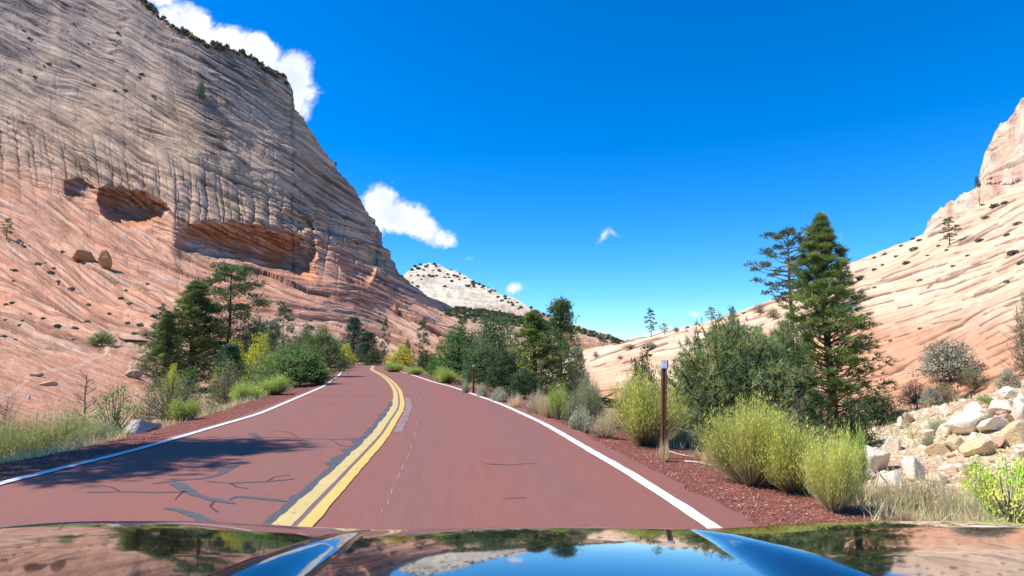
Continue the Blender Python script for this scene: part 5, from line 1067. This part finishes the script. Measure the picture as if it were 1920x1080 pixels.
ROCKS = [(1634, 892, 70, 60, 'w', 'large smooth white boulder right of the nearest rabbitbrush'), (1617, 902, 40, 28, 'w', 'half-hidden white boulder under the large smooth one'), (1660, 930, 54, 46, 'w', 'white boulder in front of the large smooth one'),
 (1709, 906, 48, 44, 'w', 'upright white boulder behind the tall dry weeds'), (1664, 853, 34, 32, 'w', 'grey-white boulder behind the large smooth one'), (1742, 918, 46, 28, 't', 'tan boulder half buried in dry weeds'),
 (1812, 814, 72, 40, 'w', 'bright white boulder at the left of the rubble slope'), (1826, 781, 42, 24, 'w', 'white block behind the bright white boulder'), (1903, 842, 52, 50, 't', 'big yellow-tan boulder at the right edge'), (1862, 844, 42, 22, 'p', 'flat brown-pink slab above the lime-green bush'),
 (1856, 812, 52, 34, 'w', 'pale block between white boulder and yellow-tan boulder'), (1880, 780, 50, 32, 'w', 'white block at the top right of the rubble'), (1914, 790, 44, 40, 'w', 'white block at the right edge above the yellow-tan boulder'),
 (1786, 850, 56, 30, 't', 'tan block at the lower left of the rubble'), (1828, 858, 60, 34, 't', 'tan block just above the lime-green bush'), (1752, 858, 46, 24, 't', 'low tan rock left of the rubble slope'), (1900, 748, 44, 24, 'w', 'upper white rock near the small shrub'),
 (1702, 797, 22, 22, 'p', 'pink-brown block on the dirt slope'), (1690, 806, 20, 22, 'w', 'white block leaning on the pink-brown one'), (1754, 778, 18, 10, 'w', 'small white rock on the dirt slope'), (1776, 782, 22, 12, 't', 'small tan rock on the dirt slope'), (1846, 752, 24, 14, 'd', 'dark grey rock near the green tuft'), (1672, 787, 16, 8, 'w', 'flat pale rock in the shade of the tallest pine')]
for (px, pb, wp, hp, k_, lb) in ROCKS:
    p = hit(px, pb - hp * .12, ('ground',)); rock(px, p.y, wp, hp, k_, lb, dz=-.30)
ROCKS = [(262, 12.9, 66, 36, 'd', 'black and white lichen-stained rock left of the road'), (298, 13.6, 26, 22, 't', 'small tan rock beside the lichen-stained rock'), (30, 12.5, 60, 50, 't', 'tan rock behind the dark shrub at far left')]
for r_ in ROCKS: rock(*r_)
g = np.random.default_rng(123)
for i in range(150):
    px = g.uniform(1740, 1960); Y = g.uniform(7.2, 15.5)
    if px < 1770 and Y < 9: continue
    wp = g.uniform(11, 36) * (9 / Y) ** .3
    kk_ = ['w', 'w', 't', 'w', 'p'][i % 5 if i % 11 else 4]; hf_ = g.uniform(.55, .85)
    rock(px, Y, wp, wp * hf_, kk_, '%s %s %s rock %s of the right rubble%s' % (word(wp, [18, 27], ['small', 'medium', 'large']), 'flat' if hf_ < .7 else 'blocky', dict(w='white', t='tan', p='pink')[kk_], word(Y, [9, 11, 13.3], ['at the foot', 'in the lower middle', 'in the upper middle', 'along the top']), word(px, [1795, 1850, 1905], [', left part', ', left of centre', ', right of centre', ', by the photo edge'])), 'rubble rocks on the right bank', name='rubble_rock')
# rocks on the left slickrock
def rock_hit(px, py, wpx, hpx, k, label, mat_on=('sandstone_mesa',), tilt=0, j=1):
    p = hit(px, py, mat_on); o = link('boulder', BM[k][j]); w2, h2 = wpx * p.y / F_PX / 2, hpx * p.y / F_PX / 2
    o.scale = (w2 * 1.15, w2 * 1.4, h2 * 1.2); o.location = p + Vector((0, w2 * .4, h2 * .55)); o.rotation_euler = (0, tilt, px % 3); return tag(o, label, 'boulder')
BM['o'] = [boulder_mesh('boulder_o', 91 + j, plain('orange_knob', (.50, .24, .11), .9, .15, var=.25, scale=3, bump=.7, bscale=9)) for j in range(3)]
rock_hit(193, 502, 20, 42, 'o', 'narrow orange knob standing on the left slickrock', tilt=-.25); rock_hit(156, 488, 40, 30, 'o', 'broad layered orange knob left of the narrow one', tilt=.3, j=2)
rock_hit(68, 706, 20, 9, 'p', 'small rock on the pale seam of the orange slickrock'); rock_hit(83, 723, 26, 11, 'p', 'longer rock just below the pale seam', j=2); rock_hit(52, 748, 10, 9, 'd', 'tiny grey stone low on the orange slickrock')
rock_hit(240, 640, 62, 14, 'p', 'flat ledge block left of the pine group'); rock_hit(250, 708, 28, 16, 'p', 'dark-faced block beside the grey bush', j=0); rock_hit(740, 588, 12, 22, 'o', 'small orange knob at the foot of the mesa')

# ------------------------------------------------------------------ marker posts
RUST = plain('rusty_brown_steel', (.11, .04, .02), .7, .4, metal=.3, var=.45, scale=30, bump=.3, bscale=60); RUSTL = plain('rusty_flange', (.36, .15, .075), .65, .4, metal=.2, var=.3, scale=25); HOLE = plain('hole_dark', (.02, .012, .01), .9)
REFW = plain('white_reflector', (.80, .82, .86), .35, .6, var=.06, scale=30); DARKM = plain('reflector_back', (.12, .12, .14), .5, .5)
def marker(px, Y, top, label, refl, yaw, lean):
    a, _ = gn(px, 800.); x = float(a) * Y; z = zat(x, Y); H = CAM_H + float(gn(px, top)[1]) * Y - z
    root = bpy.data.objects.new('marker_post', None); COL.objects.link(root); root.location = (x, Y, z); root.rotation_euler = (0, lean, yaw); tag(root, label, 'marker post', None)
    w_ = .062; d_ = .035; th = .006
    m_ = MB()   # U channel: web with two flanges and lips
    m_.box((0, 0, H / 2 - .2), (w_ * .62, th, H + .4)); link('channel_web', m_.mesh('channel_web', RUST), root)
    for sx in (-1, 1):
        f_ = MB(); f_.box((sx * (w_ * .31 + th / 2 + .0005), d_ / 2 - th / 2, H / 2 - .2), (th, d_, H + .4)); f_.box((sx * (w_ * .31 + th + .009), d_ - th, H / 2 - .2), (.016, th, H + .4)); link('flange', f_.mesh('flange', RUSTL), root)
    hm = MB(); n = int(H / .034)
    for i in range(n): hm.box((0, -th / 2 - .0008, .05 + i * .034), (.011, .0015, .015))
    hh = link('bolt_holes', hm.mesh('bolt_holes', HOLE), root); hh['kind'] = 'stuff'
    r_ = MB(); sz = refl; r_.box((0, -.014, H - sz[1] / 2 + .01), (sz[0], .004, sz[1])); ro = link('reflector', r_.mesh('reflector', REFW), root)
    k_ = MB(); k_.box((.012, .006, H - sz[1] / 2 + .008), (sz[0] + .012, .030, sz[1] + .012)); link('reflector_bracket', k_.mesh('reflector_bracket', DARKM), root)
    s_ = MB()
    for zz in (.3, -.32):
        s_.tube([(0, -.0165, H - sz[1] / 2 + .01 + zz * sz[1]), (0, -.020, H - sz[1] / 2 + .01 + zz * sz[1])], .006, 8)
    link('bolt', s_.mesh('bolt', DARKM), ro)
    return root
marker(1242, 9.25, 677, 'near rusty marker post with square white reflector', (.085, .115), -.28, .035)
marker(887, 24.0, 684, 'far rusty marker post with small reflector beside the dark bushes', (.07, .09), -.1, .0)
# sticks on the verge
PALEW = plain('bleached_wood', (.62, .50, .36), .85, .2, var=.2, scale=20)
for (x0, y0, x1, y1, r_, lab) in ((1237, 845, 1302, 860, .012, 'thin bleached stick lying below the near marker post'), (1284, 866, 1358, 878, .013, 'second bleached stick nearer the road'), (1612, 905, 1642, 965, .014, 'bleached branch leaning by the white boulders'), (1636, 930, 1650, 975, .010, 'thin bleached twig beside the leaning branch')):
    p0, p1 = hit(x0, y0), hit(x1, y1)
    if x0 > 1600: p0 = p0 + Vector((0, -.6, .32)); p1 = p1 + Vector((0, 0, .02))
    m_ = MB(); d_ = p1 - p0; m_.tube([p0 + d_ * t + Vector((math.sin(t * 7) * .012, 0, r_ * .9 + abs(math.sin(t * 5)) * .01)) for t in (0, .25, .5, .75, 1)], [r_, r_, r_ * .8, r_ * .7, r_ * .3], 6)
    tag(link('fallen_stick', m_.mesh('fallen_stick', PALEW, True)), lab, 'stick')

# ------------------------------------------------------------------ the car the picture is taken from
PAINT, t, b = new_mat('black_blue_car_paint', .06, .5)
b.inputs['Base Color'].default_value = (.004, .005, .010, 1); b.inputs['IOR'].default_value = 1.5; b.inputs['Coat Weight'].default_value = 1.0;  b.inputs['Coat IOR'].default_value = 1.5
tcp = t.nodes.new('ShaderNodeTexCoord'); nd1 = t.nodes.new('ShaderNodeTexNoise'); nd1.inputs['Scale'].default_value = 9; nd1.inputs['Detail'].default_value = 8; nd1.inputs['Roughness'].default_value = .7; t.links.new(tcp.outputs['Object'], nd1.inputs['Vector'])
vd = t.nodes.new('ShaderNodeTexVoronoi'); vd.inputs['Scale'].default_value = 120; t.links.new(tcp.outputs['Object'], vd.inputs['Vector'])
spk = t.nodes.new('ShaderNodeMapRange'); t.links.new(vd.outputs['Distance'], spk.inputs[0]); spk.inputs[1].default_value = .09; spk.inputs[2].default_value = .05; spk.inputs[3].default_value = 0; spk.inputs[4].default_value = 1
dst = t.nodes.new('ShaderNodeMapRange'); t.links.new(nd1.outputs['Fac'], dst.inputs[0]); dst.inputs[1].default_value = .35; dst.inputs[2].default_value = .75; dst.inputs[3].default_value = .012; dst.inputs[4].default_value = .05; t.links.new(dst.outputs[0], b.inputs['Coat Roughness'])
mxp = t.nodes.new('ShaderNodeMix'); mxp.data_type = 'RGBA'; mxp.inputs[6].default_value = (.004, .005, .010, 1); mxp.inputs[7].default_value = (.16, .13, .10, 1)
sm2 = mth(t, 'MULTIPLY_ADD', spk.outputs[0], .5, mth(t, 'MULTIPLY', nd1.outputs['Fac'], .05)); t.links.new(sm2, mxp.inputs[0]); t.links.new(mxp.outputs[2], b.inputs['Base Color'])
TRIM = plain('black_trim', (.02, .02, .022), .6, .3)
car = bpy.data.objects.new('car', None); COL.objects.link(car); car.location = (.03, .2, 0); tag(car, 'glossy dark blue-black car bonnet reaching across the bottom of the photo', 'car')
yy = np.r_[np.linspace(.25, .8, 40), np.linspace(.81, 1.16, 110), np.linspace(1.165, 1.30, 30)]
tanp = np.interp(yy, [.25, .55, .80, .96, 1.03, 1.09, 1.15, 1.30], HOOD_T)
zc = np.r_[0, -np.cumsum((tanp[1:] + tanp[:-1]) / 2 * np.diff(yy))]; zc = zc - np.interp(1.045, yy, zc) + HOOD_Z
def hood_z(x, y):
    z = np.interp(y, yy, zc); ax = np.abs(x)
    xi = np.interp(y, [.25, .85, 1.06, 1.3], [.25, .252, .262, .25])         # where the inner valley ends
    wdt = np.interp(y, [.25, .73, .92, 1.02, 1.07], [.11, .070, .038, .012, .0])         # width of the inward-facing band
    ht = wdt * HOOD_B
    t_ = np.clip((ax - xi) / np.maximum(wdt, 1e-4), 0, 1); s_ = t_ - np.sin(2 * np.pi * t_) / (2 * np.pi) * .55
    z = z + ht * s_
    z = z + .014 * sst(.24, .62, ax) * np.interp(y, [.25, .8, 1.1], [0, .5, 1]) - (np.clip(ax - .70, 0, 1) ** 2) * .30
    return z + .004 * (1 - np.clip(ax / .26, 0, 1) ** 2)
sh = lambda y: np.interp(y, [.25, .80, .92, 1.02, 1.3], [.80, .70, .60, .46, .30])   # shut line half width
def panel(name, x_of, ncol):
    rows = []
    for y in yy: x = x_of(y, ncol); rows.append(np.stack([x, np.full(ncol, y), hood_z(x, np.full(ncol, y))], 1))
    V = np.stack(rows); V[..., 0] += .0; V = V - np.array([0, .2, 0]); return link(name, mesh_np(name, V.reshape(-1, 3), grid_faces(len(yy), ncol), PAINT, smooth=True), car)
panel('bonnet', lambda y, n: np.linspace(-1, 1, n) * sh(y), 361)
for sgn in (-1, 1):
    f_ = panel('front_wing', lambda y, n: sgn * (sh(y) + .0022 + (1.0 - sh(y)) * np.linspace(0, 1, n)), 70)
gap = MB()
for sgn in (-1, 1):
    pts = [(sgn * (sh(y) + .0011), y - .2, float(hood_z(np.array([sh(y)]), np.array([y]))[0]) - .006) for y in yy[::4]]; gap.tube(pts, .003, 4)
link('shut_line_seal', gap.mesh('shut_line_seal', TRIM), car)
nose = MB(); zf = float(zc[-1]); nose.add([(-.95, 1.10, zf - .02), (.95, 1.10, zf - .02), (.97, 1.15, zf - .35), (-.97, 1.15, zf - .35), (-.97, .95, zf - .62), (.97, .95, zf - .62)], [[0, 1, 2, 3], [3, 2, 5, 4]])
link('front_bumper', nose.mesh('front_bumper', TRIM), car)
for sgn in (-1, 1):
    sd = MB(); sd.add([(sgn * .995, .05, 1.02), (sgn * .995, 1.08, zf - .05), (sgn * .97, 1.10, zf - .5), (sgn * .995, .05, .42)], [[0, 1, 2, 3]]); link('side_panel', sd.mesh('side_panel', PAINT), car)
